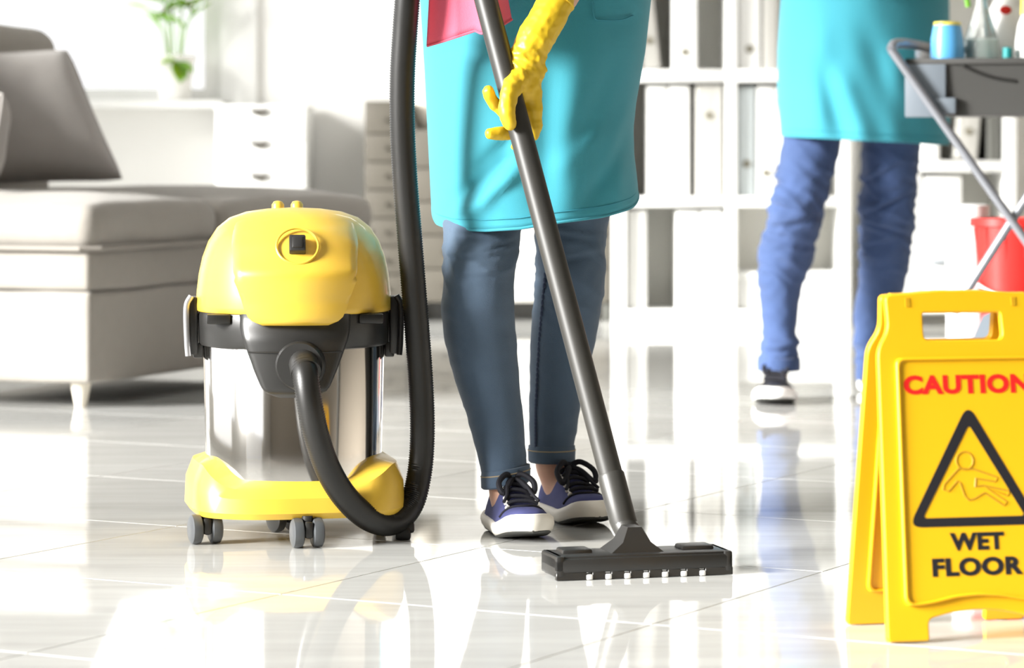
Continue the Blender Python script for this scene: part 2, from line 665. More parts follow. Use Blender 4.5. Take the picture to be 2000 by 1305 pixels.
# switch with its round recess, tilted with the cover
SWM = Matrix.Translation(Vector((0.003, -(0.143 + 0.0155), 0.490))) @ Matrix.Rotation(R(-33), 4, 'X')
ringp = [SWM @ Vector((0.034 * math.cos(a), -0.002, 0.034 * math.sin(a))) for a in (2 * math.pi * k / 40 for k in range(41))]
mk('switch_ring', tube(ringp, 0.0022, 8, cap=False), YEL, cov, 'local')
sw = mk('switch', xf(rbox(-0.0135, 0.0135, -0.014, 0.006, -0.0155, 0.0155, 0.003), SWM), BLK, cov, 'local')
mk('switch_rocker', xf(rbox(-0.009, 0.009, -0.017, 0, -0.011, 0.011, 0.003), SWM), BLK, cov, 'local')
# carrying handle folded on top
hp = catmull([(-0.08, 0.06, 0.515), (-0.06, 0.08, 0.523), (0.0, 0.09, 0.527), (0.06, 0.08, 0.523), (0.08, 0.06, 0.515)], 8)
hd = mk('carry_handle', tube(hp, 0.009, 12), YEL, vac, 'local')
for x in (-0.026, 0.006):
    mk('handle_nub', lathe([(0.011, -.03), (0.0105, 0.007), (0.007, 0.012), (0.002, 0.0135)], 16, (x, 0.055, 0.548)), YEL, hd, 'local')
# dark band, collar and clips
band = mk('rim_band', lathe([(0.14, 0.322), (0.156, 0.322), (0.159, 0.326), (0.160, 0.372), (0.157, 0.382), (0.14, 0.382)], 72), BLK, vac, 'local')
rows = []
for i in range(25):
    z = 0.243 + (0.380 - 0.243) * i / 24
    hw = lerp_tab([(0.243, 0.028), (0.246, 0.042), (0.252, 0.052), (0.262, 0.060), (0.29, 0.073), (0.322, 0.086), (0.36, 0.100), (0.386, 0.103)], z)
    row = []
    for j in range(NU + 1):
        u = -1 + 2 * j / NU
        ang = math.asin(u * hw / 0.155)
        edge = 1 - smoothstep(0.82, 1.0, abs(u))
        r0 = 0.146 + (0.026 - .010 * smoothstep(.335, .375, z)) * edge * smoothstep(0.238, 0.256, z)
        row.append(cyl(r0, ang, z))
    rows.append(row)
col_ = mk('inlet_collar', loft(rows, cap=False, closed=False), BLK, vac, 'local', angle=60)
mk('collar_seam', tube([cyl(0.1735, a, 0.318) for a in (R(-26 + 52 * k / 20) for k in range(21))], 0.0012, 6), HOSEM, col_, 'local')
PORT = Vector((0.008, -0.168, 0.297))
PM = Matrix.Translation(PORT) @ Matrix.Rotation(R(-6), 4, 'Z') @ Matrix.Rotation(R(90), 4, 'X')
mk('inlet_port', [xf(lathe([(0.030, -0.01), (0.041, -0.01), (0.0405, 0.010), (0.037, 0.016), (0.031, 0.016)], 40), PM)], BLK, vac, 'local')
for s in (-1, 1):
    c = mk('clip', [rbox(s * .168 - .008, s * .168 + .008, -.024, .024, .305, .402, .004), rbox(s * .160 - .008, s * .160 + .008, -.02, .02, .300, .325, .003)], BLK, vac, 'local')
    mk('clip_lever', tube(catmull([(s * .171, -.026, .404), (s * .179, -.026, .385), (s * .178, -.026, .33), (s * .176, -.026, .304)], 6), .005, 10), CHROME if s < 0 else BLK, c, 'local')
    mk('clip_hinge', rbox(s * .125 - .02, s * .125 + .02, -.125, -.10, .362, .378, .003), HOSEM, c, 'local')
# yellow base with raised corners
nb = 96


def base_h(t):
    d = abs(math.degrees(t))
    return 0.103 + 0.034 * smoothstep(33, 62, d) * (1 - smoothstep(120, 150, d))


def base_r(t):
    c, s = abs(math.cos(t - R(8))), abs(math.sin(t - R(8)))
    return 0.181 / (c ** 3.2 + s ** 3.2) ** (1 / 3.2) * 0.985


rings = [[], [], [], [], [], []]
for k in range(nb):
    t = -math.pi + 2 * math.pi * k / nb
    h, rr = base_h(t), base_r(t)
    rec = 0.010 * (1 - smoothstep(30, 52, abs(math.degrees(t))))
    for q, (r_, z_) in enumerate([(rr - .03, .046), (rr - .007 - rec, .046), (rr - rec, .056), (rr - .002 - rec, .56 * h + .4 * .056), (rr - .014 - rec, h - .008), (.1465, h + .004)]):
        rings[q].append(cyl(r_, t, z_))
mk('base', loft(rings, cap=True), YEL, vac, 'local', angle=30)
# castors
for (px, py, ang, yy) in ((401, 1062, 20, 5.05), (600, 1071, 15, 5.0), (556, 1038, 35, 5.215), (760, 1040, 10, 5.2)):
    c = P(px, 0, yy)
    cl = Matrix.Translation(Vector((c.x, c.y, 0))) @ Matrix.Rotation(R(ang), 4, 'Z')
    cs = mk('caster', [xf(lathe([(.009, .02), (.009, .052)], 14), cl), xf(rbox(-.007, .007, -.02, .02, .016, .044, .005), cl)], BLK, vac)
    for s in (-1, 1):
        wm = cl @ Matrix.Translation(Vector((s * .0165, 0, .0245))) @ Matrix.Rotation(R(90), 4, 'Y')
        mk('wheel', xf(lathe([(.004, -.010), (.019, -.0095), (.0235, -.007), (.0245, 0), (.0235, .007), (.019, .0095), (.004, .010)], 28), wm), GRYP, cs)
# hose
hpts = [(592, 708, 5.0), (594, 716, 4.965), (598, 745, 4.945), (606, 795, 4.94), (619, 855, 4.95), (641, 917, 4.97), (676, 973, 5.0), (722, 1013, 5.04),
        (768, 1020, 5.085), (803, 985, 5.12), (820, 920, 5.135), (825, 840, 5.135), (822, 750, 5.13), (815, 650, 5.12), (807, 550, 5.11),
        (799, 450, 5.10), (791, 350, 5.09), (786, 250, 5.08), (786, 150, 5.07), (791, 60, 5.06), (797, -30, 5.05),
        (800, -150, 5.05), (797, -300, 5.05), (802, -400, 5.045), (822, -455, 5.04), (845, -420, 5.035), (858, -345, 5.031), (862, -332, 5.03)]
hpath = resample(catmull([P(*q) for q in hpts], 30), 0.0021)
hrad = [0.0215 if (i // 1) % 2 else 0.0198 for i in range(len(hpath))]
hose = mk('hose', tube(hpath, hrad, 22), HOSEM, vac, angle=85)
cp = [P(598, 728, 4.958), P(594, 714, 4.975), P(592, 706, 5.01)]
mk('hose_cuff', tube(catmull(cp, 5), 0.0245, 22), BLK, hose)
cc = P(786, 1024, 5.10)
mk('hose_clamp', [rbox(cc.x - .012, cc.x + .014, cc.y - .01, cc.y + .016, .0005, .022, .004), rbox(cc.x + .006, cc.x + .020, cc.y - .008, cc.y + .01, .012, .03, .004)], HOSEM, hose)
# wand
WT, WB = P(862, -330, 5.03), P(1199, 950, 4.79)


def wand_at(py):
    t = (py + 330) / 1280.0
    return WT.lerp(WB, t)


wand = mk('wand', [tube([WT, WB], 0.0188, 28)], WANDM, vac)
mk('wand_sleeve', tube([wand_at(925), wand_at(930), wand_at(1012), P(1221, 1028, 4.775)], [.0190, .0212, .0212, .0205], 28), WANDM, wand)
mk('wand_grip', tube([WT + (WT - WB).normalized() * .02, WT - (WT - WB).normalized() * .09], .0215, 24), BLK, wand)
# floor nozzle
A, B = G(1087, 1136), G(1432, 1123)
nd = (B - A).normalized()
nn = Vector((-nd.y, nd.x, 0))
NL = (B - A).length
NM = Matrix(((nd.x, nn.x, 0, A.x), (nd.y, nn.y, 0, A.y), (0, 0, 1, 0), (0, 0, 0, 1)))
noz = mk('floor_nozzle', [xf(rbox(0, NL, 0, .012, .011, .033, .004), NM), xf(rbox(0, NL, .004, .086, .014, .037, .005), NM),
                          xf(rbox(0, .014, 0, .088, .004, .037, .004), NM), xf(rbox(NL - .014, NL, 0, .088, .004, .037, .004), NM),
                          xf(rbox(.004, NL - .004, .070, .088, .0015, .03, .004), NM)], BLK, vac)
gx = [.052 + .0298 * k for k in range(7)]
segs = [0.0] + gx + [NL]
lipg = []
for k in range(len(segs) - 1):
    a_ = segs[k] + (.0045 if k else 0)
    b_ = segs[k + 1] - (.0045 if k < len(segs) - 2 else 0)
    lipg.append(xf(rbox(a_, b_, .0005, .009, .0006, .0125, .001, 1), NM))
mk('front_lip', lipg, BLK, noz)
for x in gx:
    mk('glide', xf(rbox(x - .0048, x + .0048, -.001, .010, .0006, .0085, .0016), NM), WHITEP, noz)  # white pegs added to imitate bright floor light showing through the lip gaps
for a_, b_ in ((.018, .066), (NL - .072, NL - .02)):
    mk('foot_switch', xf(rbox(a_, b_, .03, .07, .03, .043, .004), NM), BLK, noz)
NC = NM @ Vector((NL * .475, .045, 0))
wed = [[(-.045, -.03, .034), (.045, -.03, .034), (.045, .036, .034), (-.045, .036, .034)],
       [(-.022, -.024, .052), (.022, -.024, .052), (.022, .028, .052), (-.022, .028, .052)],
       [(-.012, -.016, .074), (.010, -.016, .074), (.010, .018, .074), (-.012, .018, .074)]]
WM = Matrix(((nd.x, nn.x, 0, NC.x), (nd.y, nn.y, 0, NC.y), (0, 0, 1, 0), (0, 0, 0, 1)))
mk('swivel_foot', xf(loft(wed), WM), BLK, noz)
el = catmull([wand_at(1005), P(1221, 1030, 4.772), P(1236, 1052, 4.755), NC + Vector((0, 0, .042))], 6)
mk('swivel_elbow', tube(el, 0.0195, 22), WANDM, noz)


# ================================================================== clothing builders
def leg_loft(tab, depth_k=1.05, n=28, ext=None):
    rings = []
    for (py, xl, xr, Y) in tab:
        a, b = P(xl, py, Y), P(xr, py, Y)
        c, hw = (a + b) / 2, (b.x - a.x) / 2
        rings.append([(c.x + hw * math.cos(2 * math.pi * k / n), c.y + hw * depth_k * math.sin(2 * math.pi * k / n), c.z) for k in range(n)])
    return loft(rings)


def densify(tab, per=4):
    out = []
    for a, b in zip(tab, tab[1:]):
        for k in range(per):
            t = k / per
            out.append(tuple(u + (v - u) * t for u, v in zip(a, b)))
    out.append(tab[-1])
    return out


def jeans(tabs, hip, hip_r, m, parent, seed, amp, knees, creases, voxel=.006):
    geos = [leg_loft(densify(t)) for t in tabs]
    top = [P((t[0][1] + t[0][2]) / 2, t[0][0], t[0][3]) for t in tabs]
    geos += chain([(top[0], .065), (hip + Vector((-.05, 0, 0)), hip_r * .95), (hip + Vector((.045, 0, 0)), hip_r * .92), (top[1], .065)])
    geos += chain([(hip, hip_r), (hip + Vector((0, .01, .13)), hip_r * .93)])
    me = blob(geos, voxel, 3, .5)

    def fn(co):
        z = co.z
        k = 0.35
        for kz, kw in knees:
            k += math.exp(-((z - kz) / kw) ** 2)
        wx = noise.noise(Vector((co.x * 8 + seed, co.y * 8, z * 8))) * .035
        q = Vector((co.x * 7 + seed, co.y * 7, (z + wx) * 22 + co.x * 9))
        a = noise.noise(q)
        rid = 1 - min(1, abs(noise.noise(q * 1.25 + Vector((9, 3, 1)))) * 3.2)
        b = noise.noise(Vector((co.x * 30 + seed, co.y * 30, z * 45 - co.x * 30)))
        d = amp * k * (a * .55 + rid * .45 + b * .2 - .15)
        for (cx, cz, sl, cw, ln, am) in creases:
            n_ = (z - cz) - sl * (co.x - cx) - 1.2 * (co.x - cx) ** 2
            d += am * math.exp(-((co.x - cx) / ln) ** 2) * (math.exp(-((n_ - cw * 1.4) / (cw * 1.3)) ** 2) * .8 - math.exp(-(n_ / cw) ** 2))
        return d

    displace(me, fn)
    return link('jeans', me, m, parent)


def ring_at(row, grow, n=40, k=1.05):
    py, xl, xr, Y = row
    a, b = P(xl, py, Y), P(xr, py, Y)
    c, hw = (a + b) / 2, (b.x - a.x) / 2 + grow
    return [Vector((c.x + hw * math.cos(2 * math.pi * q / n), c.y + hw * k * math.sin(2 * math.pi * q / n), c.z)) for q in range(n)]


def shoe(parent, heel, yaw, L, Wd, upper, lace, sole, name='shoe', eye=True, bow=1.0):
    """sneaker with the heel at `heel` on the floor, pointing along yaw (0 = towards -y, + = to +x)"""
    M = Matrix.Translation(heel) @ Matrix.Rotation(yaw, 4, 'Z')

    def hwid(s):
        return Wd / 2 * lerp_tab([(0, .35), (.03, .58), (.10, .74), (.25, .78), (.45, .83), (.66, 1.0), (.78, .97), (.86, .86), (.92, .70), (.96, .52), (.985, .32), (1, .08)], s)

    def spring(s):
        return .017 * smoothstep(.58, 1.0, s) + .006 * smoothstep(.16, 0, s)

    ss = [0, .012, .03, .06, .10, .16, .24, .32, .40, .48, .56, .64, .72, .80, .83, .86, .89, .92, .945, .965, .98, .99, 1.0]
    # sole
    def ringsole(s, z0, z1, grow):
        w_ = hwid(s) + grow
        y = -s * L
        sp = spring(s)
        e_ = min(.006, w_ * .5)
        zz = [z0, z0 + (z1 - z0) * .22, z0 + (z1 - z0) * .6, z1 - (z1 - z0) * .12, z1]
        ww = [w_ - e_, w_ - e_ * .25, w_ + .001, w_, w_ - e_ * .5]
        return [(-q, y, z + sp) for q, z in zip(ww, zz)] + [(q, y, z + sp) for q, z in reversed(list(zip(ww, zz)))]
    tall = lambda s: .026 + .006 * smoothstep(.75, .95, s)
    so = mk(name, xf(loft([ringsole(s, .004, tall(s), .004) for s in ss]), M), sole, parent, angle=50)
    mk('outsole', xf(loft([ringsole(s, .0005, .0055, -.002) for s in ss]), M), SOLED, so)
    # upper

    def hgt(s):
        return lerp_tab([(0, .056), (.05, .070), (.12, .070), (.22, .062), (.30, .064), (.38, .086), (.44, .084), (.55, .072), (.68, .054), (.80, .046), (.90, .041), (.96, .036), (1, .026)], s)
    rings = []
    for s in ss:
        w_, h, y, sp = hwid(s), hgt(s), -(s * .955 + .015) * L, spring(s)
        nar = lerp_tab([(0, .75), (.2, .62), (.4, .60), (.6, .66), (.8, .82), (1, .9)], s)
        r_ = []
        for k in range(15):
            t = math.pi * k / 14
            cx = math.cos(t)
            zz = math.sin(t) ** .62
            wx = w_ * (1 - (1 - nar) * zz)
            r_.append((-(wx if abs(cx) > .999 else wx * math.copysign(abs(cx) ** .7, cx)), y, .018 + sp + (h - .018) * zz))
        rings.append(r_)
    up = mk('upper', xf(loft(rings), M), upper, so, angle=60)

    def top(s, u, lift=.002):
        """point on the upper at length s, across u in -1..1"""
        w_, h, sp = hwid(s), hgt(s), spring(s)
        nar = lerp_tab([(0, .75), (.2, .62), (.4, .60), (.6, .66), (.8, .82), (1, .9)], s)
        t = math.acos(max(-1, min(1, u)))
        zz = math.sin(t) ** .62
        wx = w_ * (1 - (1 - nar) * zz)
        return Vector((wx * math.copysign(abs(u) ** .7, u) * 1.02, -s * L, .018 + sp + (h - .018) * zz + lift))
    # collar round the opening
    cpts = []
    for k in range(25):
        a = 2 * math.pi * k / 24
        s = .20 - .175 * math.cos(a)
        cpts.append(top(s, .62 * math.sin(a), .002))
    mk('collar', xf(tube(cpts, .0042, 8), M), upper, so)
    # toe cap seam
    mk('toe_seam', xf(tube([top(.76 - .05 * abs(u), u, .001) for u in (-.97 + 1.94 * k / 16 for k in range(17))], .0022, 6), M), lace, so)
    # eyelet facings, eyelets and laces
    for sd in (-1, 1):
        fac = [top(.40 + .30 * k / 6, sd * .58, .0022) for k in range(7)]
        mk('eyelet_facing', xf(tube(fac, .0022, 6), M), SOLE if eye else upper, so)
        for k in range(5):
            p = top(.42 + .27 * k / 4, sd * .66, .002)
            mk('eyelet', xf(sphere(p, .0032, 8, 6), M), SOLE, so)
    for k in range(5):
        s0 = .42 + .27 * k / 4
        mk('lace', xf(tube([top(s0 + .012 * math.sin(3 * u), u, .004 + .003 * (1 - u * u)) for u in (-.6 + 1.2 * q / 8 for q in range(9))], .0036, 8), M), lace, so)
    c = top(.40, 0, .008)
    for sd in (-1, 1):
        lp = catmull([c, c + Vector((sd * .014, -.010, .008)) * bow, c + Vector((sd * .030, -.026, -.004)) * bow, c + Vector((sd * .026, -.040, -.020)) * bow, c + Vector((sd * .010, -.022, -.004)) * bow, c], 6)
        mk('lace', xf(tube(lp, .0050, 8), M), lace, so)
        mk('lace', xf(tube(catmull([c, c + Vector((sd * .014, -.022, -.004)), c + Vector((sd * .022, -.050, -.022)), c + Vector((sd * .030, -.062, -.032))], 6), .003, 8), M), lace, so)
    mk('lace', xf(sphere(c, .009, 10, 7), M), lace, so)
    return so


def apron(parent, left, right, hem, topy, Yc, b, folds, m, name='apron', nu=64, nv=60, spread=97):
    """sheet wrapped round the front of the hips; left/right: [(py, px)], hem: [(u, py)]"""
    rows = []
    for i in range(nv + 1):
        v = i / nv
        row = []
        for j in range(nu + 1):
            u = j / nu
            py = hem(u) + (topy - hem(u)) * v
            phi = (u - .5) * 2 * R(spread)
            fx = .5 + .5 * math.sin(phi) / math.sin(R(min(spread, 90)))
            Y = Yc - b * math.cos(phi)
            xl, xr = lerp_tab(left, py), lerp_tab(right, py)
            px = xl + (xr - xl) * fx
            d = folds(px, py)
            p = P(px, py, Y)
            p.y -= d * max(.25, math.cos(phi))
            row.append(p)
        rows.append(row)
    geo = loft(rows, cap=False, closed=False)
    me = mesh_of([geo])
    me.polygons.foreach_set('use_smooth', [True] * len(me.polygons))
    o = link(name, me, m, parent)
    sd = o.modifiers.new('thick', 'SOLIDIFY')
    sd.thickness = .003
    sd.offset = 0
    edge = [p + Vector((0, -.001, 0)) for p in rows[0]]
    mk('hem', tube(edge, .0026, 8), m, o)
    st = [p + Vector((0, -.0022, 0)) for p in rows[2]]
    mk('hem_stitch', tube(st, .0011, 6), TEAL2, o)
    return o


def ridge(px, py, x0, y0, x1, y1, wdt, amp):
    d = Vector((x1 - x0, y1 - y0))
    L = d.length
    d /= L
    q = Vector((px - x0, py - y0))
    t = q.dot(d)
    n_ = q.x * d.y - q.y * d.x
    k = smoothstep(-.25 * L, .25 * L, t) * (1 - smoothstep(.75 * L, 1.25 * L, t))
    return amp * k * math.exp(-(n_ / wdt) ** 2)


def head(parent, top, facing, hair_long):
    """head, face and hair above the frame"""
    c = top + Vector((0, 0, -.115))
    g = [sphere(c, .1, 20, 14, (.76, .93, 1.12)), sphere(c + Vector((0, -.03, -.06)), .06, 16, 10, (.85, .9, .9))]
    g += chain([(c + Vector((0, -.088, .012)), .009), (c + Vector((0, -.108, -.022)), .014)])
    for s in (-1, 1):
        g.append(sphere(c + Vector((s * .078, .01, -.01)), .026, 10, 8, (.4, .7, 1)))
    g.append(sphere(c + Vector((0, -.086, -.062)), .02, 10, 8, (1.2, .5, .45)))
    return g, c


def person_body(parent, hip, sh_w, sh_z, hip_r, arms, headtop, legs):
    g = []
    Y = hip.y
    ch = Vector((hip.x, Y + .01, sh_z - .16))
    wst = Vector((hip.x, Y, hip.z + .18))
    for s in (-1, 1):
        g += chain([(hip + Vector((s * .045, 0, 0)), hip_r * .8), (wst + Vector((s * .04, 0, 0)), hip_r * .78), (ch + Vector((s * .06, 0, 0)), hip_r * .9), (Vector((hip.x + s * sh_w, Y + .01, sh_z)), .055)])
    g += chain([(hip, hip_r * .9), (wst, hip_r * .78), (ch, hip_r * .9), (Vector((hip.x, Y + .01, sh_z + .01)), .07), (Vector((hip.x, Y, sh_z + .10)), .052), (headtop + Vector((0, 0, -.13)), .05)])
    for a in arms:
        g += chain(a)
    for l in legs:
        g += chain(l)
    hg, c = head(parent, headtop, 0, True)
    g += hg
    me = blob(g, .0095, 3, .5)
    body = link('body', me, SKIN, parent)
    hr = [sphere(c + Vector((0, .018, .022)), .104, 20, 14, (.86, .98, 1.08)), sphere(c + Vector((0, .065, -.05)), .07, 14, 10, (1, .7, 1.4))]
    me = blob(hr, .008, 3, .5)
    # keep the face free
    bm = bmesh.new()
    bm.from_mesh(me)
    bmesh.ops.delete(bm, geom=[v for v in bm.verts if v.co.y < c.y - .045 and v.co.z < c.z + .05], context='VERTS')
    bm.to_mesh(me)
    bm.free()
    link('hair', me, HAIR, parent)
    for s in (-1, 1):
        e = mk('eye', sphere(c + Vector((s * .031, -.083, .012)), .011, 12, 8), WHITEP, body)
    return body


def shirt(parent, hip, sh_w, sh_z, hip_r, arms, m):
    g = []
    Y = hip.y
    ch = Vector((hip.x, Y + .01, sh_z - .16))
    wst = Vector((hip.x, Y, hip.z + .18))
    for s in (-1, 1):
        g += chain([(wst + Vector((s * .035, 0, -.06)), hip_r * .86), (ch + Vector((s * .06, 0, 0)), hip_r * .98), (Vector((hip.x + s * sh_w, Y + .01, sh_z)), .065)])
    g += chain([(wst + Vector((0, 0, -.08)), hip_r * .92), (ch, hip_r * .98), (Vector((hip.x, Y + .01, sh_z)), .078)])
    for a in arms:
        (p0, r0), (p1, r1) = a[0], a[1]
        g += chain([(p0, r0 + .012), (p0.lerp(p1, .55), r1 + .018)])
    return link('shirt', blob(g, .011, 4, .5), m, parent)


# ================================================================== woman with the vacuum wand
WHIP = Vector((P(1045, 0, 5.30).x, 5.30, 0.86))
wom = root('person', (WHIP.x, 5.25, 0), 'person in teal apron, blue jeans and navy sneakers guiding the vacuum wand', 'person')
LEG_L = [(385, 860, 1030, 5.27), (430, 862, 1022, 5.24), (455, 866, 1016, 5.22), (500, 866, 1012, 5.205), (540, 863, 1008, 5.20), (600, 861, 1007, 5.205), (650, 866, 1008, 5.215), (700, 876, 1012, 5.22),
         (750, 890, 1015, 5.225), (800, 907, 1020, 5.225), (850, 922, 1025, 5.222), (900, 935, 1029, 5.218), (938, 944, 1031, 5.215)]
LEG_R = [(380, 1040, 1200, 5.36), (447, 1044, 1186, 5.36), (535, 1046, 1181, 5.355), (600, 1040, 1176, 5.36), (660, 1036, 1164, 5.375), (720, 1034, 1150, 5.385), (780, 1033, 1137, 5.395), (824, 1033, 1130, 5.40),
         (869, 1035, 1122, 5.405), (893, 1036, 1119, 5.405)]
aL = P(988, 950, 5.215)
aR = P(1077, 905, 5.405)
kL, kR = P(935, 560, 5.21), P(1112, 540, 5.36)
HEEL_L, HEEL_R = Vector((-.022, 5.272, 0)), Vector((.066, 5.462, 0))
YAW_L, YAW_R = R(14), R(21)


def toe(h, yaw, d, z):
    return h + Vector((math.sin(yaw) * d, -math.cos(yaw) * d, z))


arm1 = [(Vector((WHIP.x + .165, 5.30, 1.32)), .048), (P(1190, -170, 5.16), .040), (P(1085, 8, 4.985), .030)]
arm2 = [(Vector((WHIP.x - .165, 5.30, 1.32)), .048), (P(790, -330, 5.22), .040), (P(850, -400, 5.07), .028)]
legs = [[(WHIP + Vector((-.07, 0, -.03)), .075), (kL, .04), (aL, .031), (toe(HEEL_L, YAW_L, .055, .05), .030), (toe(HEEL_L, YAW_L, .15, .032), .018)],
        [(WHIP + Vector((.07, 0, -.03)), .075), (kR, .04), (aR, .031), (toe(HEEL_R, YAW_R, .055, .05), .030), (toe(HEEL_R, YAW_R, .15, .032), .018)]]
wb_ = person_body(wom, WHIP, .155, 1.32, .135, [arm1, arm2], Vector((WHIP.x, 5.27, 1.66)), legs)
shirt(wom, WHIP, .155, 1.32, .135, [arm1, arm2], SHIRT)
jw = jeans([LEG_L, LEG_R], WHIP, .115, JEANW, wom, 3.0, .0060, [(.45, .06)], [(-.06, .467, .10, .004, .05, .005), (-.07, .500, -.18, .004, .035, .004), (-.045, .437, .02, .0035, .04, .0032), (.10, .46, .15, .004, .05, .004), (.09, .50, -.2, .004, .05, .004), (-.03, .483, .35, .004, .03, .004)], .0055)
# turned cuffs and the stitched inner seam
for row, tilt in ((LEG_L[-1], .0), (LEG_R[-1], .0)):
    pts = []
    for gq, dz in ((.000, .022), (.0035, .021), (.0045, .010), (.004, -.006), (.001, -.009), (-.006, -.006)):
        r_ = ring_at(row, gq)
        pts.append([p + Vector((0, 0, dz - (.008 * (WHIP.x - .05 - p.x) / .05 if row is LEG_L[-1] else 0) * 1.0)) for p in r_])
    mk('cuff', loft(pts, cap=False), JEANW, jw)
    r_ = ring_at(row, .0044)
    mk('cuff_stitch', tube([p + Vector((0, 0, .013 - (.008 * (WHIP.x - .05 - p.x) / .05 if row is LEG_L[-1] else 0))) for p in r_ + r_[:1]], .0011, 6), STITCH, jw)
for row in densify(LEG_R[2:], 6)[:-2]:
    py, xl, xr, Y = row
    a, b = P(xl, py, Y), P(xr, py, Y)
    hw = (b.x - a.x) / 2
    cx = (a.x + b.x) / 2
    t = R(180 + 43)
    mk('seam_stitch', sphere((cx + hw * math.cos(t) * 1.0, Y + hw * 1.05 * math.sin(t) * 1.0, a.z), .0042, 8, 6, (.7, .7, 1.3)), DKST, jw)
shoe(wom, HEEL_L, YAW_L, .235, .092, NAVY, LACE, SOLE)
shoe(wom, HEEL_R, YAW_R, .235, .092, NAVY, LACE, SOLE, bow=1.15)


def folds_w(px, py):
    d = 0
    d += ridge(px, py, 905, 380, 1000, 300, 12, -.016)
    d += ridge(px, py, 925, 405, 1010, 335, 10, .012)
    d += ridge(px, py, 930, 330, 1000, 270, 13, -.012)
    d += ridge(px, py, 1180, 330, 1240, 180, 14, .014)
    d += ridge(px, py, 1150, 390, 1230, 250, 16, -.014)
    d += ridge(px, py, 1060, 420, 1075, 120, 30, -.010)
    d += ridge(px, py, 930, 430, 925, 60, 95, .026)
    d += ridge(px, py, 1130, 420, 1135, 60, 80, .016)
    d += ridge(px, py, 870, 85, 960, 120, 14, -.006)
    d += ridge(px, py, 885, 420, 960, 395, 12, .008)
    d += ridge(px, py, 1090, 330, 1190, 250, 24, .007)
    d += ridge(px, py, 1120, 300, 1200, 120, 22, -.007)
    d += ridge(px, py, 1205, 400, 1215, 300, 14, .010)
    d += ridge(px, py, 1180, 60, 1250, 30, 16, -.005)
    d += .0035 * noise.noise(Vector((px * .011, py * .006, 1.3)))
    return d


apw = apron(wom, [(-200, 838), (0, 822), (90, 828), (200, 834), (300, 839), (400, 844), (450, 850)],
            [(-200, 1262), (0, 1270), (100, 1259), (200, 1241), (250, 1236), (300, 1237), (350, 1243), (450, 1252)],
            lambda u: lerp_tab([(0, 398), (.04, 418), (.10, 436), (.22, 447), (.34, 450), (.45, 446), (.56, 434), (.70, 423), (.85, 405), (.94, 388), (1, 372)], u),
            -160, 5.30, .180, folds_w, TEAL)
pk = [P(x, y, 5.122) for x, y in ((1158, 2), (1162, 34), (1180, 38), (1215, 36), (1240, 26))]
mk('pocket_seam', tube([Vector((p.x, 5.30 - .180 * math.sqrt(max(0, 1 - ((p.x - .038) / .19) ** 2)) - .011, p.z)) for p in catmull(pk, 6)], .0013, 6), TEAL2, apw)
tie = [P(838, -150, 5.29), P(900, -158, 5.16), P(1045, -160, 5.115), P(1190, -158, 5.16), P(1262, -150, 5.29)]
mk('waist_tie', tube(catmull(tie, 8), .012, 10), TEAL2, apw)


# gloves
def glove(chains, name, parent, flip=None):
    geos = []
    for ch in chains:
        geos += chain([(P(x, y, Y), r / F * Y) for x, y, Y, r in ch])
    me = blob(geos, .0026, 5, .5)

    def fn(co):
        a = noise.noise(Vector((co.x * 45, co.y * 45, co.z * 75)))
        b = noise.noise(Vector((co.x * 110 + 5, co.y * 110, co.z * 150)))
        k = math.exp(-((co.z - .785) / .04) ** 2)
        rid = 1 - min(1, abs(noise.noise(Vector((co.x * 38 + 3, co.y * 38, co.z * 62 + co.x * 40)))) * 3.0)
        return .0030 * k * (a + .9 * rid - .4) + .0006 * b + .0012 * a * (1 - k)

    displace(me, fn)
    if flip:
        me.transform(flip)
        me.flip_normals()
    return link(name, me, GLOVE, parent)


GCH = [[(1088, 0, 4.985, 35), (1068, 38, 4.972, 37), (1048, 72, 4.962, 37), (1028, 108, 4.955, 34), (1018, 140, 4.955, 37), (1020, 166, 4.955, 37)],
       [(1034, 92, 4.957, 33), (1038, 140, 4.955, 28), (1063, 136, 4.953, 8)],
       [(1035, 165, 4.955, 25), (1040, 195, 4.955, 20), (1044, 225, 4.957, 16), (1046, 250, 4.958, 13), (1044, 268, 4.958, 8)],
       [(1010, 158, 4.925, 24), (996, 180, 4.902, 19), (990, 205, 4.893, 17.5), (991, 226, 4.891, 17), (996, 242, 4.892, 14)],
       [(1040, 192, 4.965, 15), (1012, 208, 4.972, 14), (984, 216, 4.955, 13), (966, 204, 4.935, 13), (956, 188, 4.925, 12.5), (953, 177, 4.92, 11)],
       [(1044, 222, 4.966, 14), (1018, 226, 4.975, 14), (990, 226, 4.958, 13), (978, 215, 4.938, 12)],
       [(1046, 244, 4.966, 14), (1020, 254, 4.975, 14), (992, 260, 4.955, 14), (972, 261, 4.938, 14), (957, 261, 4.93, 11.5)],
       [(1044, 262, 4.965, 11), (1024, 276, 4.97, 11), (1010, 284, 4.955, 10), (1004, 287, 4.945, 8)]]
gl = glove(GCH, 'glove', wom)
c0, c1 = P(1089, -3, 4.985), P(1068, 38, 4.972)
ax_ = (c1 - c0).normalized()
o1 = ax_.orthogonal().normalized()
o2 = ax_.cross(o1)
mk('glove_cuff', tube([c0 + ax_ * .004 + (o1 * math.cos(t) + o2 * math.sin(t)) * .0292 for t in (2 * math.pi * k / 32 for k in range(33))], .0026, 8), GLOVE, gl)
WD = (WT - WB).normalized()
cg = wand_at(200)
Mf = Matrix.Translation(WD * .345) @ Matrix.Translation(cg) @ Matrix.Scale(-1, 4, Vector((1, 0, 0))) @ Matrix.Translation(-cg)
glove(GCH, 'glove', wom, Mf)

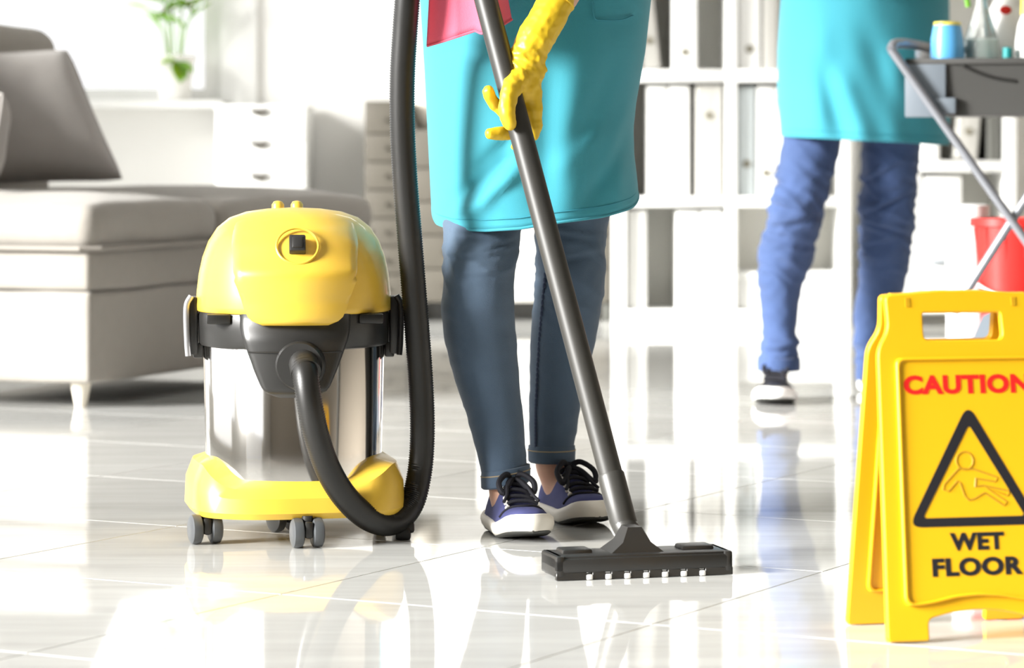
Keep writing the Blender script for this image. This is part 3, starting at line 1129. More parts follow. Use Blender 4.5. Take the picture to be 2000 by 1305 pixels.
# pink cloth tucked at the apron
cl_rows = []
for i in range(31):
    v = i / 30
    row = []
    for j in range(49):
        u = j / 48
        bot = lerp_tab([(0, 90), (.2, 80), (.55, 60), (.62, 66), (.85, 52), (1, 38)], u)
        py = bot + (-330 - bot) * v
        xl = lerp_tab([(-330, 850), (0, 839), (95, 834)], py)
        xr = lerp_tab([(-330, 890), (0, 993), (60, 1004)], py)
        px = xl + (xr - xl) * u
        Yv = 5.065 + (.010 * math.sin(u * 11 + .6) + .012 * u - .060 * smoothstep(.36, .80, u) + .05 * smoothstep(.84, 1, u)) * (1 - .4 * v)
        row.append(P(px, py, Yv))
    cl_rows.append(row)
me = mesh_of([loft(cl_rows, cap=False, closed=False)])
me.polygons.foreach_set('use_smooth', [True] * len(me.polygons))
cloth = tag(link('cleaning_cloth', me, PINK), 'pink red cleaning cloth hanging in front of the teal apron', 'cloth')
sd = cloth.modifiers.new('thick', 'SOLIDIFY')
sd.thickness = .0025
mk('cloth_hem', tube(cl_rows[0], .002, 6), PINK, cloth)

# ================================================================== second person behind
MHIP = Vector((P(1672, 0, 7.98).x, 7.98, 0.96))
man = root('person', (MHIP.x, 7.95, 0), 'person in teal apron, indigo jeans and black sneakers beside the shelves', 'person')
ML = [(235, 1530, 1652, 7.96), (275, 1529, 1644, 7.95), (330, 1518, 1632, 7.94), (400, 1504, 1612, 7.93), (450, 1493, 1600, 7.93), (500, 1483, 1587, 7.94), (550, 1479, 1570, 7.95),
      (600, 1485, 1561, 7.96), (650, 1489, 1556, 7.965), (685, 1483, 1558, 7.96), (720, 1482, 1560, 7.96)]
MR = [(240, 1682, 1804, 8.02), (280, 1682, 1798, 8.03), (350, 1680, 1792, 8.05), (430, 1678, 1786, 8.07), (500, 1677, 1778, 8.10), (560, 1676, 1768, 8.14), (620, 1667, 1752, 8.18),
      (680, 1671, 1742, 8.2), (738, 1674, 1738, 8.2)]
HM1, HM2 = Vector((P(1521, 0, 7.97).x, 8.045, 0)), Vector((P(1708, 0, 8.2).x, 8.29, 0))
YM1, YM2 = R(-6), R(8)
aM1, aM2 = P(1521, 705, 7.97), P(1706, 725, 8.21)
kM1, kM2 = P(1545, 450, 7.94), P(1730, 440, 8.07)
mar1 = [(Vector((MHIP.x - .2, 8.0, 1.45)), .055), (Vector((MHIP.x - .26, 7.93, 1.18)), .045), (Vector((MHIP.x - .10, 7.74, 1.10)), .032), (Vector((MHIP.x - .03, 7.70, 1.10)), .04)]
mar2 = [(Vector((MHIP.x + .2, 8.0, 1.45)), .055), (Vector((MHIP.x + .27, 7.9, 1.20)), .045), (Vector((MHIP.x + .13, 7.72, 1.12)), .032), (Vector((MHIP.x + .06, 7.69, 1.12)), .04)]
mlegs = [[(MHIP + Vector((-.08, 0, -.03)), .08), (kM1, .036), (aM1, .028), (toe(HM1, YM1, .06, .05), .032), (toe(HM1, YM1, .17, .034), .02)],
         [(MHIP + Vector((.08, 0, -.03)), .08), (kM2, .036), (aM2, .026), (toe(HM2, YM2, .06, .05), .032), (toe(HM2, YM2, .17, .034), .02)]]
person_body(man, MHIP, .19, 1.45, .145, [mar1, mar2], Vector((MHIP.x, 7.95, 1.79)), mlegs)
shirt(man, MHIP, .19, 1.45, .145, [mar1, mar2], SHIRT)
jm = jeans([ML, MR], MHIP, .125, JEANM, man, 11.0, .0125, [(.46, .13), (.10, .07)], [(.70, .50, -.3, .008, .06, .010), (.70, .455, .2, .008, .06, .009), (.68, .57, -.5, .008, .05, .009), (.97, .50, .4, .008, .06, .010), (.98, .44, -.3, .008, .06, .009), (.95, .58, .5, .008, .05, .009), (.69, .13, .1, .008, .06, .009)], .0065)
for row in (ML[-1], MR[-1]):
    pts = [[p + Vector((0, 0, dz)) for p in ring_at(row, gq)] for gq, dz in ((.0, .03), (.004, .028), (.005, .01), (.004, -.005), (-.004, -.006))]
    mk('cuff', loft(pts, cap=False), JEANM, jm)
shoe(man, HM1, YM1, .27, .108, BLK, LACE, WHITEP, eye=False)
shoe(man, HM2, YM2, .27, .108, BLK, LACE, WHITEP, eye=False)


def folds_m(px, py):
    d = 0
    d += ridge(px, py, 1590, 270, 1600, 60, 30, .016)
    d += ridge(px, py, 1650, 275, 1600, 120, 20, -.012)
    d += ridge(px, py, 1690, 280, 1640, 150, 22, .014)
    d += ridge(px, py, 1780, 275, 1690, 60, 24, -.010)
    d += ridge(px, py, 1760, 280, 1745, 120, 26, .010)
    d += .004 * noise.noise(Vector((px * .015, py * .007, 4.3)))
    return d


apron(man, [(-150, 1545), (0, 1526), (100, 1520), (200, 1520), (290, 1528)], [(-150, 1838), (0, 1853), (200, 1856), (290, 1852)],
      lambda u: lerp_tab([(0, 262), (.3, 268), (.55, 275), (.8, 281), (1, 281)], u), -120, 7.97, .19, folds_m, TEAL)

# ================================================================== wet floor sign
apx = P(1868, 566, 4.13)
wv = Vector((.975, .22, 0)).normalized()
outv = Vector((wv.y, -wv.x, 0))
HS = apx.z
sign = root('wet_floor_sign', (apx.x, apx.y, 0), 'yellow folding floor sign warning CAUTION WET FLOOR with a slipping figure', 'sign')


def sign_matrix(front):
    o_ = outv if front else -outv
    w_ = wv if front else -wv
    b0 = Vector((apx.x, apx.y, 0)) + o_ * .082
    h_ = (Vector((apx.x, apx.y, HS)) + o_ * .008 - b0).normalized()
    n_ = w_.cross(h_)
    return Matrix(((w_.x, h_.x, n_.x, b0.x), (w_.y, h_.y, n_.y, b0.y), (w_.z, h_.z, n_.z, b0.z), (0, 0, 0, 1)))


def sym(half):
    return half + [(-x, y) for x, y in reversed(half) if abs(x) > 1e-6]


half = [(-.069, .001), (-.127, .001), (-.120, .386), (-.1045, .410), (-.1055, .4585), (-.04, .4635)]
arch = [(.069, .001)]
outl = roundpoly([(-.070, .0015), (-.128, .0015), (-.1205, .386), (-.1045, .412), (-.1065, .458), (-.03, .4635), (.03, .4635), (.1065, .458), (.1045, .412), (.1205, .386), (.128, .0015), (.070, .0015),
                  (.070, .030), (.035, .038), (0, .0405), (-.035, .038), (-.070, .030)],
                 [.004, .006, .012, .012, .008, 0, 0, .008, .012, .012, .006, .004, .008, .01, .01, .01, .008])
hole = roundpoly([(-.055, .397), (.057, .397), (.055, .434), (-.055, .434)], [.010, .010, .004, .004])
inner = roundpoly([(-.098, .374), (-.104, .046), (-.07, .049), (-.035, .056), (0, .0585), (.035, .056), (.07, .049), (.104, .046), (.098, .374)],
                  [.010, .014, .01, .01, .01, .01, .01, .014, .010])
inner2 = [(x * .955, .21 + (y - .21) * .982) for x, y in inner]
gpan = shape2d([outl, hole], .012, .0022)
ginn = shape2d([inner], .004, .0016)
gbead = shape2d([inner, [(x * .935, .21 + (y - .21) * .972) for x, y in inner]], .008, .0028)


def slot(x):
    return box(x - .003, x + .003, .442, .454, .0045, .0068)


tri_o = roundpoly([(0, .312), (-.0925, .1495), (.0925, .1495)], .020, 6)
tri_i = roundpoly([(0, .2835), (-.0715, .1615), (.0715, .1615)], .006, 4)
gtri = shape2d([tri_o, tri_i], .0009)


def text_geo(s, size, width, cx, cy, off=.048, depth=.0009):
    cu = bpy.data.curves.new('t', 'FONT')
    cu.body = s
    cu.size = 1.0
    cu.offset = off
    cu.extrude = .01
    cu.align_x = 'CENTER'
    cu.space_character = 1.08
    cu.resolution_u = 5
    v, f = curve_geo(cu)
    xs = [p[0] for p in v]
    ys = [p[1] for p in v]
    sx = width / (max(xs) - min(xs))
    sy = size / (max(ys) - min(ys))
    mx, my = (max(xs) + min(xs)) / 2, (max(ys) + min(ys)) / 2
    return [((x - mx) * sx + cx, (y - my) * sy + cy, (depth / 2 if z > 0 else -depth / 2)) for x, y, z in v], f


def fig_px(x, y):
    """slipping figure, from its drawing on the panel"""
    return ((x - 1893) / 1468.0, (1250 - y) / 682.0 * .464)


head_c = fig_px(1880, 903)
bodyo = [(1866, 918), (1835, 948), (1832, 958), (1843, 962), (1862, 942), (1868, 946), (1876, 972), (1884, 980), (1896, 977), (1917, 966), (1955, 992), (1962, 985), (1921, 957), (1964, 973), (1968, 964),
         (1915, 952), (1898, 954), (1900, 938), (1940, 945), (1945, 937), (1898, 920)]
fo = [fig_px(x, y) for x, y in bodyo]
for fr in (True, False):
    M = sign_matrix(fr)
    pan = mk('panel', xf(gpan, M), SIGNY, sign)
    mk('raised_field', xf(xf(ginn, Matrix.Translation((0, 0, .0066))), M), SIGNY, pan)
    mk('raised_bead', xf(xf(gbead, Matrix.Translation((0, 0, .0076))), M), SIGNY, pan)
    mk('raised_bead', xf(xf(gbead, Matrix.Translation((0, 0, -.0060))), M), SIGNY, pan)
    for x in (-.0755, .0745):
        mk('slot', xf(slot(x), M), SIGND, pan, smooth=False)
    ZT = Matrix.Translation((0, 0, .0087))
    mk('lettering', xf(xf(text_geo('CAUTION', .0258, .178, .0005, .3375), ZT), M), REDT, pan, smooth=False)
    mk('lettering', xf(xf(text_geo('WET', .0235, .076, .002, .1295), ZT), M), BLKT, pan, smooth=False)
    mk('lettering', xf(xf(text_geo('FLOOR', .0245, .127, .001, .0965), ZT), M), BLKT, pan, smooth=False)
    mk('warning_triangle', xf(xf(gtri, ZT), M), BLKT, pan, smooth=False)
    hc = [(head_c[0] + .0118 * math.cos(t), head_c[1] + .0118 * math.sin(t), 0) for t in (2 * math.pi * k / 28 for k in range(29))]
    fg = [tube(hc, .0010, 6), tube([Vector((x, y, 0)) for x, y in fo + fo[:1]], .0010, 6)]
    mk('slipping_figure', [xf(xf(q, ZT), M) for q in fg], BRNT, pan)
# hinge bar that joins both panels
mk('hinge_bar', tube([Vector((apx.x, apx.y, HS - .012)) - wv * .095, Vector((apx.x, apx.y, HS - .012)) + wv * .095], .0085, 14), SIGNY, sign)

# ================================================================== sofa
SC0 = Vector((-1.055, 7.68, 0))
u_ = Vector((.368, .93, 0)).normalized()
v_ = Vector((-u_.y, u_.x, 0))                # to the left of the right-hand side
SM = Matrix(((u_.x, v_.x, 0, SC0.x), (u_.y, v_.y, 0, SC0.y), (0, 0, 1, 0), (0, 0, 0, 1)))
sofa = root('sofa', SC0 + u_ * .8 + v_ * .45, 'grey fabric sofa chaise with thick seat cushions by the window', 'sofa')


def soft(x0, x1, y0, y1, z0, z1, r, crown=0.0, seed=0.0, amp=.004):
    bm = bmesh.new()
    vs = [bm.verts.new(p) for p in box(x0, x1, y0, y1, z0, z1)[0]]
    for f in box(0, 1, 0, 1, 0, 1)[1]:
        bm.faces.new([vs[i] for i in f])
    bmesh.ops.recalc_face_normals(bm, faces=bm.faces)
    bmesh.ops.bevel(bm, geom=list(bm.edges), offset=r, segments=4, profile=.5, affect='EDGES')
    bmesh.ops.subdivide_edges(bm, edges=[e for e in bm.edges if e.calc_length() > .12], cuts=7, use_grid_fill=True)
    bm.normal_update()
    cx, cy = (x0 + x1) / 2, (y0 + y1) / 2
    for q in bm.verts:
        p = q.co
        k = max(0, 1 - ((p.x - cx) / (x1 - x0) * 2) ** 4) * max(0, 1 - ((p.y - cy) / (y1 - y0) * 2) ** 4)
        if p.z > (z0 + z1) / 2:
            p.z += crown * k
        q.co = p + q.normal * amp * noise.noise(p * 6 + Vector((seed, 0, 0)))
    bm.verts.index_update()
    v = [tuple(q.co) for q in bm.verts]
    f = [tuple(q.index for q in p.verts) for p in bm.faces]
    bm.free()
    return v, f


SL, SW = 1.72, .95
mk('base', xf(soft(0, SL, 0, SW, .062, .292, .014, 0, 1), SM), SOFA, sofa)
mk('seat_deck', xf(soft(0.002, SL - .002, 0.002, SW, .294, .396, .016, 0, 2), SM), SOFA, sofa)
for a, b, sd_ in ((-.01, .70, 3.0), (.706, SL, 4.0)):
    cu_ = mk('seat_cushion', xf(soft(a, b, -.012, SW, .398, .510, .045, .035, sd_, .006), SM), SOFA, sofa)
    pp = [(a + .03, -.016, .402), (b - .03, -.016, .402), (b - .005, .02, .402), (b - .005, SW - .05, .402)]
    if a < 0:
        pp = [(a - .004, SW - .05, .402), (a - .004, .02, .402)] + pp[:2]
    mk('piping', xf(tube([Vector(p) for p in pp], .007, 8), SM), SOFAD, cu_)
mk('backrest', xf(soft(-.02, .98, .66, .95, .40, .86, .06, .02, 5, .008), SM), SOFA, sofa)
mk('headrest', xf(soft(-.02, .99, .64, .90, .82, .99, .065, .015, 6, .008), SM), SOFA, sofa)
for x, y in ((.06, .06), (SL - .08, .06), (.06, SW - .08), (SL - .08, SW - .08), (.85, .06)):
    mk('leg', xf(lathe([(.014, .0), (.015, .004), (.027, .064)], 16, (x, y, 0)), SM), WOODL, sofa)


# scatter pillow
def pillow_geo(s, th, n=26):
    V, Fc = [], []
    for sgn in (1, -1):
        for i in range(n + 1):
            for j in range(n + 1):
                a, b = -1 + 2 * i / n, -1 + 2 * j / n
                pin = 1 - .06 * (1 - a * a) * (b ** 4) - 0
                pin2 = 1 - .06 * (1 - b * b) * (a ** 4)
                t = max(0, (1 - a ** 4) * (1 - b ** 4)) ** .55
                V.append((a * s * pin2 * (1 - .10 * b) * (1 - .05 * a ** 4 * b ** 4) - .26 * s * b, sgn * th * t + .004 * noise.noise(Vector((a * 3, b * 3, sgn))) * t, b * s * pin * (1 - .05 * a ** 4 * b ** 4)))
    m = (n + 1) ** 2
    for k in (0, 1):
        for i in range(n):
            for j in range(n):
                q = [k * m + i * (n + 1) + j, k * m + (i + 1) * (n + 1) + j, k * m + (i + 1) * (n + 1) + j + 1, k * m + i * (n + 1) + j + 1]
                Fc.append(tuple(q if k == 0 else q[::-1]))
    return V, Fc


def pillow(pos, s, th, rz, tilt, roll, label):
    M = Matrix.Translation(pos) @ Matrix.Rotation(rz, 4, 'Z') @ Matrix.Rotation(tilt, 4, 'X') @ Matrix.Rotation(roll, 4, 'Y')
    me = mesh_of([xf(pillow_geo(s, th), M)])
    bm = bmesh.new()
    bm.from_mesh(me)
    bmesh.ops.remove_doubles(bm, verts=bm.verts, dist=.0004)
    bm.to_mesh(me)
    bm.free()
    clean(me, True, 80)
    o = tag(link('pillow', me, PILLOW), label, 'pillow')
    rim = [(-1, -1), (1, -1), (1, 1), (-1, 1), (-1, -1)]
    pts = []
    for (a0, b0), (a1, b1) in zip(rim, rim[1:]):
        for k in range(10):
            a, b = a0 + (a1 - a0) * k / 10, b0 + (b1 - b0) * k / 10
            pts.append(M @ Vector((a * s * (1 - .06 * (1 - b * b) * a ** 4) * (1 - .10 * b) * (1 - .05 * a ** 4 * b ** 4) - .26 * s * b, 0, b * s * (1 - .06 * (1 - a * a) * b ** 4) * (1 - .05 * a ** 4 * b ** 4))))
    mk('piping', tube(pts + pts[:1], .004, 8), PILLOW, o)
    return o


pillow(P(52, 228, 8.32), .190, .080, R(8), R(-14), R(-2), 'dark grey square pillow leaning on the sofa back')
pillow(P(-48, 262, 8.02), .12, .06, R(-50), R(-18), R(5), 'small grey pillow in front of the dark square pillow')

# ================================================================== drawer tower, cabinets, vase, plant
DY = 11.62
dx0, dx1 = P(421, 0, DY).x, P(597, 0, DY).x
dzt = P(0, 205, DY).z
dr = root('drawer_unit', ((dx0 + dx1) / 2, DY + .2, 0), 'narrow white drawer unit with dark cup pulls beside the window', 'drawer unit')
mk('body', [rbox(dx0, dx1, DY + .012, DY + .45, 0.0, dzt - .012, .003), rbox(dx0 - .004, dx1 + .004, DY - .004, DY + .45, dzt - .012, dzt, .003)], WHITEW, dr)
ph = 63.5 / F * DY
for k in range(6):
    z1 = dzt - .014 - k * ph
    d = mk('drawer', rbox(dx0 + .003, dx1 - .003, DY, DY + .012, z1 - ph + .004, z1, .002), WHITEW, dr)
    cx = P(507, 0, DY).x
    arc = [(cx + .036 * math.cos(t), z1 - .003 - .024 * math.sin(t)) for t in (math.pi * i / 12 for i in range(13))]
    mk('handle', loft([[(x, DY - .012, z) for x, z in arc], [(x, DY + .001, z) for x, z in arc]]), BRASS, d)

CY = 11.68


def cab(name, xa, xb, yt, label, cols, rows_, light_col=None):
    a, b = P(xa, 0, CY).x, P(xb, 0, CY).x
    zt = P(0, yt, CY).z
    zb = P(0, 592, CY).z
    c = root(name, ((a + b) / 2, CY + .2, 0), label, 'cabinet')
    mk('body', rbox(a, b, CY + .014, CY + .40, zb, zt, .003), DRESS, c)
    for i in range(cols):
        x0, x1 = a + (b - a) * i / cols, a + (b - a) * (i + 1) / cols
        if light_col == i:
            dd = mk('door', rbox(x0 + .003, x1 - .003, CY, CY + .014, zb + .004, zt - .016, .002), DRESSL, c)
            mk('handle', rbox(x1 - .03, x1 - .022, CY - .012, CY, (zb + zt) / 2 - .05, (zb + zt) / 2 + .05, .002), BRASS, dd)
            continue
        for k in range(rows_):
            z0 = zb + .004 + (zt - .02 - zb) * k / rows_
            z1 = zb + .004 + (zt - .02 - zb) * (k + 1) / rows_ - .005
            dd = mk('drawer', rbox(x0 + .003, x1 - .003, CY, CY + .014, z0, z1, .002), DRESS, c)
            mk('knob', sphere(((x0 + x1) / 2, CY - .008, (z0 + z1) / 2), .008, 10, 6), BRASS, dd)
    for x in (a + .02, b - .02):
        for y in (CY + .03, CY + .37):
            mk('foot', rbox(x - .018, x + .018, y - .018, y + .018, 0, zb, .003), BDARK, c)
    return c, zt


cab('tall_cabinet', 712, 797, 197, 'narrow taller taupe drawer cabinet standing behind the sofa', 1, 7)
_, zc = cab('low_cabinet', 799, 1196, 253, 'wide low taupe cabinet with a pale middle door behind the legs', 3, 5, 1)
vx = P(832, 0, CY + .15).x
tag(mk('vase', lathe([(.03, 0), (.034, .003), (.05, .04), (.058, .09), (.052, .15), (.034, .20), (.026, .23), (.032, .26), (.028, .262), (.022, .235), (.03, .2), (.004, .02)], 28, (vx, CY + .15, zc)), VASEM),
    'cream round bodied vase standing on the low taupe cabinet', 'vase')

ply = YB - .095
pc = P(342, 0, ply)
plant = root('potted_plant', (pc.x, ply, SILL), 'small leafy green plant in a white pot on the sill', 'plant')
mk('pot', lathe([(.055, 0), (.06, .004), (.078, .15), (.085, .153), (.085, .178), (.078, .178), (.072, .15), (.004, .145)], 32, (pc.x, ply, SILL)), POTM, plant)
mk('soil', lathe([(.004, .140), (.072, .150), (.073, .154), (.004, .158)], 20, (pc.x, ply, SILL)), SOIL, plant)


def leaf(parent, base, d, L, W, up, tw):
    d = Vector(d).normalized()
    side = d.cross(Vector((0, 0, 1))).normalized()
    side = (Matrix.Rotation(tw, 3, d) @ side)
    nrm = side.cross(d)
    rows = []
    for i in range(9):
        t = i / 8
        c = base + d * L * t + Vector((0, 0, -up * t * t))
        hw = W * math.sin(math.pi * min(1, t * .96 + .04)) ** .8 + .0008
        rows.append([c - side * hw + nrm * hw * .25, c - nrm * .0, c + side * hw + nrm * hw * .25, c - nrm * .0025])
    return mk('leaf', loft(rows), LEAF, parent, angle=80)


stems = [((-.06, -.02, .32), 5), ((.05, -.01, .33), 5), ((-.015, -.03, .26), 4), ((.085, -.04, .22), 4), ((-.09, .0, .20), 3)]
for (sx, sy, sz), nl in stems:
    b0 = Vector((pc.x + sx * .3, ply + sy * .5, SILL + .15))
    tp = Vector((pc.x + sx, ply + sy, SILL + .15 + sz))
    pth = catmull([b0, b0.lerp(tp, .5) + Vector((-sx * .12, 0, .02)), tp], 6)
    mk('stem', tube(pth, .0045, 8), LEAF, plant)
    for k in range(nl):
        pt = pth[min(len(pth) - 1, int((.35 + .65 * (k + 1) / nl) * (len(pth) - 1)))]
        sdn = 1 if k % 2 else -1
        leaf(plant, pt, (sdn * random.uniform(.5, 1), random.uniform(-.6, .2), random.uniform(.2, .9)), random.uniform(.09, .13), random.uniform(.026, .036), .015, random.uniform(-.4, .4))
for dx_, dz_, L_ in ((.3, -1.0, .085), (.8, -.45, .09), (-.9, -.1, .07), (.65, -.9, .08)):
    leaf(plant, Vector((pc.x + .01, ply - .085, SILL + .165 - .01)), (dx_, -.25, dz_), L_, .032, .01, .2)

# ================================================================== shelves and binders
SY = 11.3


def sx_(px, Y=SY):
    return P(px, 0, Y).x


def sz_(py, Y=SY):
    return P(0, py, Y).z


sh = root('bookshelf', (sx_(1430), SY + .18, 0), 'white open cube bookshelf with binders against the back wall', 'bookshelf')
UPR = [(1201, 1224), (1418, 1440), (1641, 1662)]
BRD = [(-205, -180), (-85, -62), (136, 160), (384, 404), (606, 640)]
DEP = .36
for a, b in UPR:
    mk('upright', rbox(sx_(a), sx_(b), SY, SY + DEP, 0, sz_(-85), .003), WHITEW, sh)
for a, b in BRD[1:]:
    for (u0, u1), (u2, u3) in zip(UPR, UPR[1:]):
        zb = max(0.0, sz_(b))
        mk('shelf_board', rbox(sx_(u1), sx_(u2), SY + .001, SY + DEP, zb, sz_(a), .003), WHITEW, sh)
for (u0, u1), (u2, u3) in zip(UPR, UPR[1:]):
    mk('back_panel', box(sx_(u1), sx_(u2), SY + DEP - .012, SY + DEP - .002, 0.002, sz_(-84)), CELLB, sh, smooth=False)

BIN_G = 'binders on the white bookshelf'


def binder(xa, xb, floor_py, top_py, m, label, hole_py=None, Y=SY, tilt=0.0, y0=.03):
    a, b = sx_(xa, Y), sx_(xb, Y)
    z0, z1 = sz_(floor_py, Y) + .0015, sz_(top_py, Y)
    cx = (a + b) / 2
    r = root('binder', (cx, Y + y0 + .13, z0), label, 'binder', BIN_G)
    M = Matrix.Translation((cx, 0, z0)) @ Matrix.Rotation(tilt, 4, 'Y') @ Matrix.Translation((-cx, 0, -z0))
    lift = (b - a) / 2 * abs(math.sin(tilt))
    M = Matrix.Translation((0, 0, lift)) @ M
    sp = [(a, Y + y0 + .27), (a, Y + y0 + .012), (a + .008, Y + y0 + .002), (cx, Y + y0), (b - .008, Y + y0 + .002), (b, Y + y0 + .012), (b, Y + y0 + .27)]
    mk('cover', xf(loft([[(x, y, z0) for x, y in sp], [(x, y, z1) for x, y in sp]]), M), m, r, smooth=False)
    mk('pages', xf(box(a + .006, b - .006, Y + y0 + .04, Y + y0 + .265, z0 + .006, z1 + .0008), M), WHITEP, r, smooth=False)
    if hole_py:
        hz = sz_(hole_py, Y)
        mk('finger_hole', xf(tube([(cx + .011 * math.cos(t), Y + y0 - .001, hz + .011 * math.sin(t)) for t in (2 * math.pi * k / 16 for k in range(17))], .004, 6), M), HOLE, r)
        mk('finger_hole', xf(xf(lathe([(.001, 0), (.0095, 0), (.0095, .003), (.001, .003)], 14), Matrix.Translation((cx, Y + y0 - .0005, hz)) @ Matrix.Rotation(R(90), 4, 'X')), M), HOLE, r)
    return r


binder(1256, 1292, 136, -38, BGREY, 'grey binder leaning sideways beside the white one on the upper shelf', 80, tilt=R(-6))
binder(1314, 1363, 136, -58, BWHITE, 'white binder standing next to the leaning grey one', 101)
binder(1443, 1488, 136, -58, BWHITE, 'white binder standing left of a pale grey one on the upper shelf', 95)
binder(1491, 1522, 136, -55, BGREY, 'pale grey binder on the upper shelf close to the apron of the person behind')
for k, (a, b) in enumerate(((1264, 1305), (1307, 1349))):
    binder(a, b, 384, 168, BWHITE, ('white binder on the middle shelf, second from the grey one', 'white binder touching the grey one on the middle shelf')[k])
binder(1360, 1412, 384, 166, BGREY, 'wide grey binder with a round finger hole on the middle shelf', 225)
binder(1443, 1476, 384, 170, BBLUE, 'pale blue binder with low finger hole on the middle shelf', 320)
binder(1479, 1516, 384, 169, BWHITE, 'white binder right beside the pale blue one', 338)
binder(1518, 1556, 384, 169, BWHITE, 'white binder two places along from the pale blue one')
binder(1227, 1264, 606, 412, BWHITE, 'white binder at the end of the bottom shelf by the upright')
binder(1322, 1368, 606, 412, BWHITE, 'white binder on the bottom shelf across the empty gap')
binder(1370, 1412, 606, 412, BWHITE, 'white binder on the bottom shelf against the middle upright')
bxo = root('storage_box', (sx_(1540), SY + .18, sz_(606)), 'low white storage box on the bottom shelf under a cream gap', 'box')
mk('box_body', rbox(sx_(1443), sx_(1638), SY + .03, SY + .33, sz_(606) + .001, sz_(548), .004), WHITEW, bxo)
mk('box_lid', rbox(sx_(1442), sx_(1639), SY + .026, SY + .334, sz_(548), sz_(532), .004), WHITEW, bxo)

Y2 = 11.35
s2 = root('bookcase', (sx_(1840, Y2), Y2 + .18, 0), 'white bookcase with a drawer standing behind the cleaning cart', 'bookcase')
U2 = [(1690, 1712), (1962, 1986)]
for a, b in U2:
    mk('upright', rbox(sx_(a, Y2), sx_(b, Y2), Y2, Y2 + DEP, 0, sz_(-85, Y2), .003), WHITEW, s2)
for a, b in ((-85, -62), (88, 108), (314, 336), (590, 612)):
    mk('shelf_board', rbox(sx_(1712, Y2), sx_(1962, Y2), Y2 + .001, Y2 + DEP, sz_(b, Y2), sz_(a, Y2), .003), WHITEW, s2)
mk('back_panel', box(sx_(1712, Y2), sx_(1962, Y2), Y2 + DEP - .012, Y2 + DEP - .002, sz_(605, Y2), sz_(-84, Y2)), CELLB, s2, smooth=False)
dw = mk('door', rbox(sx_(1716, Y2), sx_(1801, Y2), Y2 + .004, Y2 + .3, sz_(588, Y2), sz_(340, Y2), .003), WHITEW, s2)
dw = mk('drawer', rbox(sx_(1806, Y2), sx_(1878, Y2), Y2 + .002, Y2 + .3, sz_(588, Y2), sz_(346, Y2), .003), WHITEW, s2)
mk('handle', rbox(sx_(1817, Y2), sx_(1856, Y2), Y2 - .014, Y2 + .003, sz_(516, Y2), sz_(508, Y2), .003), CARTL, dw)
binder(1802, 1838, 314, 118, BWHITE, 'white binder in the bookcase behind the cleaning cart tray', None, Y2)
binder(1866, 1912, 314, 118, BGREY, 'grey binder tilted in the bookcase behind the cart', 258, Y2, R(5))
binder(1931, 1958, 314, 116, BDARK, 'black binder against the bookcase upright behind the cart', None, Y2)

# ================================================================== cleaning cart
CR = R(-16)
CO = P(1775, 0, 7.22)
CM = Matrix.Translation((CO.x, CO.y, 0)) @ Matrix.Rotation(CR, 4, 'Z')
cart = root('cleaning_cart', CM @ Vector((.3, .2, 0)), 'grey folding cleaning cart with dark tray behind the floor sign', 'cart')
TZ1, TZ0 = P(0, 117, 7.22).z, P(0, 226, 7.22).z
TL, TD = .62, .40
# open tray with sloping walls
o0 = [(.012, .01), (TL - .012, .01), (TL - .012, TD - .01), (.012, TD - .01)]
o1_ = [(0, 0), (TL, 0), (TL, TD), (0, TD)]
i1 = [(.008, .008), (TL - .008, .008), (TL - .008, TD - .008), (.008, TD - .008)]
i0 = [(.018, .018), (TL - .018, .018), (TL - .018, TD - .018), (.018, TD - .018)]
tr = mk('tray', xf(loft([[(x, y, TZ0) for x, y in o0], [(x, y, TZ1) for x, y in o1_], [(x, y, TZ1) for x, y in i1], [(x, y, TZ0 + .012) for x, y in i0]]), CM), CARTD, cart, smooth=False)
mk('tray_rim', [xf(rbox(-.008, TL + .008, -.008, .006, TZ1 - .012, TZ1 + .003, .003), CM), xf(rbox(-.008, TL + .008, TD - .006, TD + .008, TZ1 - .012, TZ1 + .003, .003), CM),
                xf(rbox(-.008, .006, -.008, TD + .008, TZ1 - .012, TZ1 + .003, .003), CM), xf(rbox(TL - .006, TL + .008, -.008, TD + .008, TZ1 - .012, TZ1 + .003, .003), CM)], CARTD, tr)
mk('end_panel', xf(rbox(-.008, .088, -.009, .004, TZ0 - .004, TZ1 - .010, .003), CM), CARTL, tr)
mk('corner_bracket', [xf(rbox(.060, .112, -.016, .004, TZ0 + .004, TZ0 + .042, .004), CM)], CARTL, tr)
mk('tray_groove', xf(tube(catmull([(.13, .001, TZ1 - .016), (.17, .002, TZ1 - .034), (.21, .003, TZ1 - .046), (.25, .003, TZ1 - .052)], 6), .0045, 8), CM), HOSEM, tr)


def cart_pt(px, py, dy):
    """pixel on the cart's plane at local y = dy"""
    d = P(px, py, 1.0) - Vector((0, 0, HC))
    n_ = (CM.to_3x3() @ Vector((0, 1, 0)))
    o_ = CM @ Vector((0, dy, 0))
    t = (o_ - Vector((0, 0, HC))).dot(n_) / d.dot(n_)
    return Vector((0, 0, HC)) + d * t


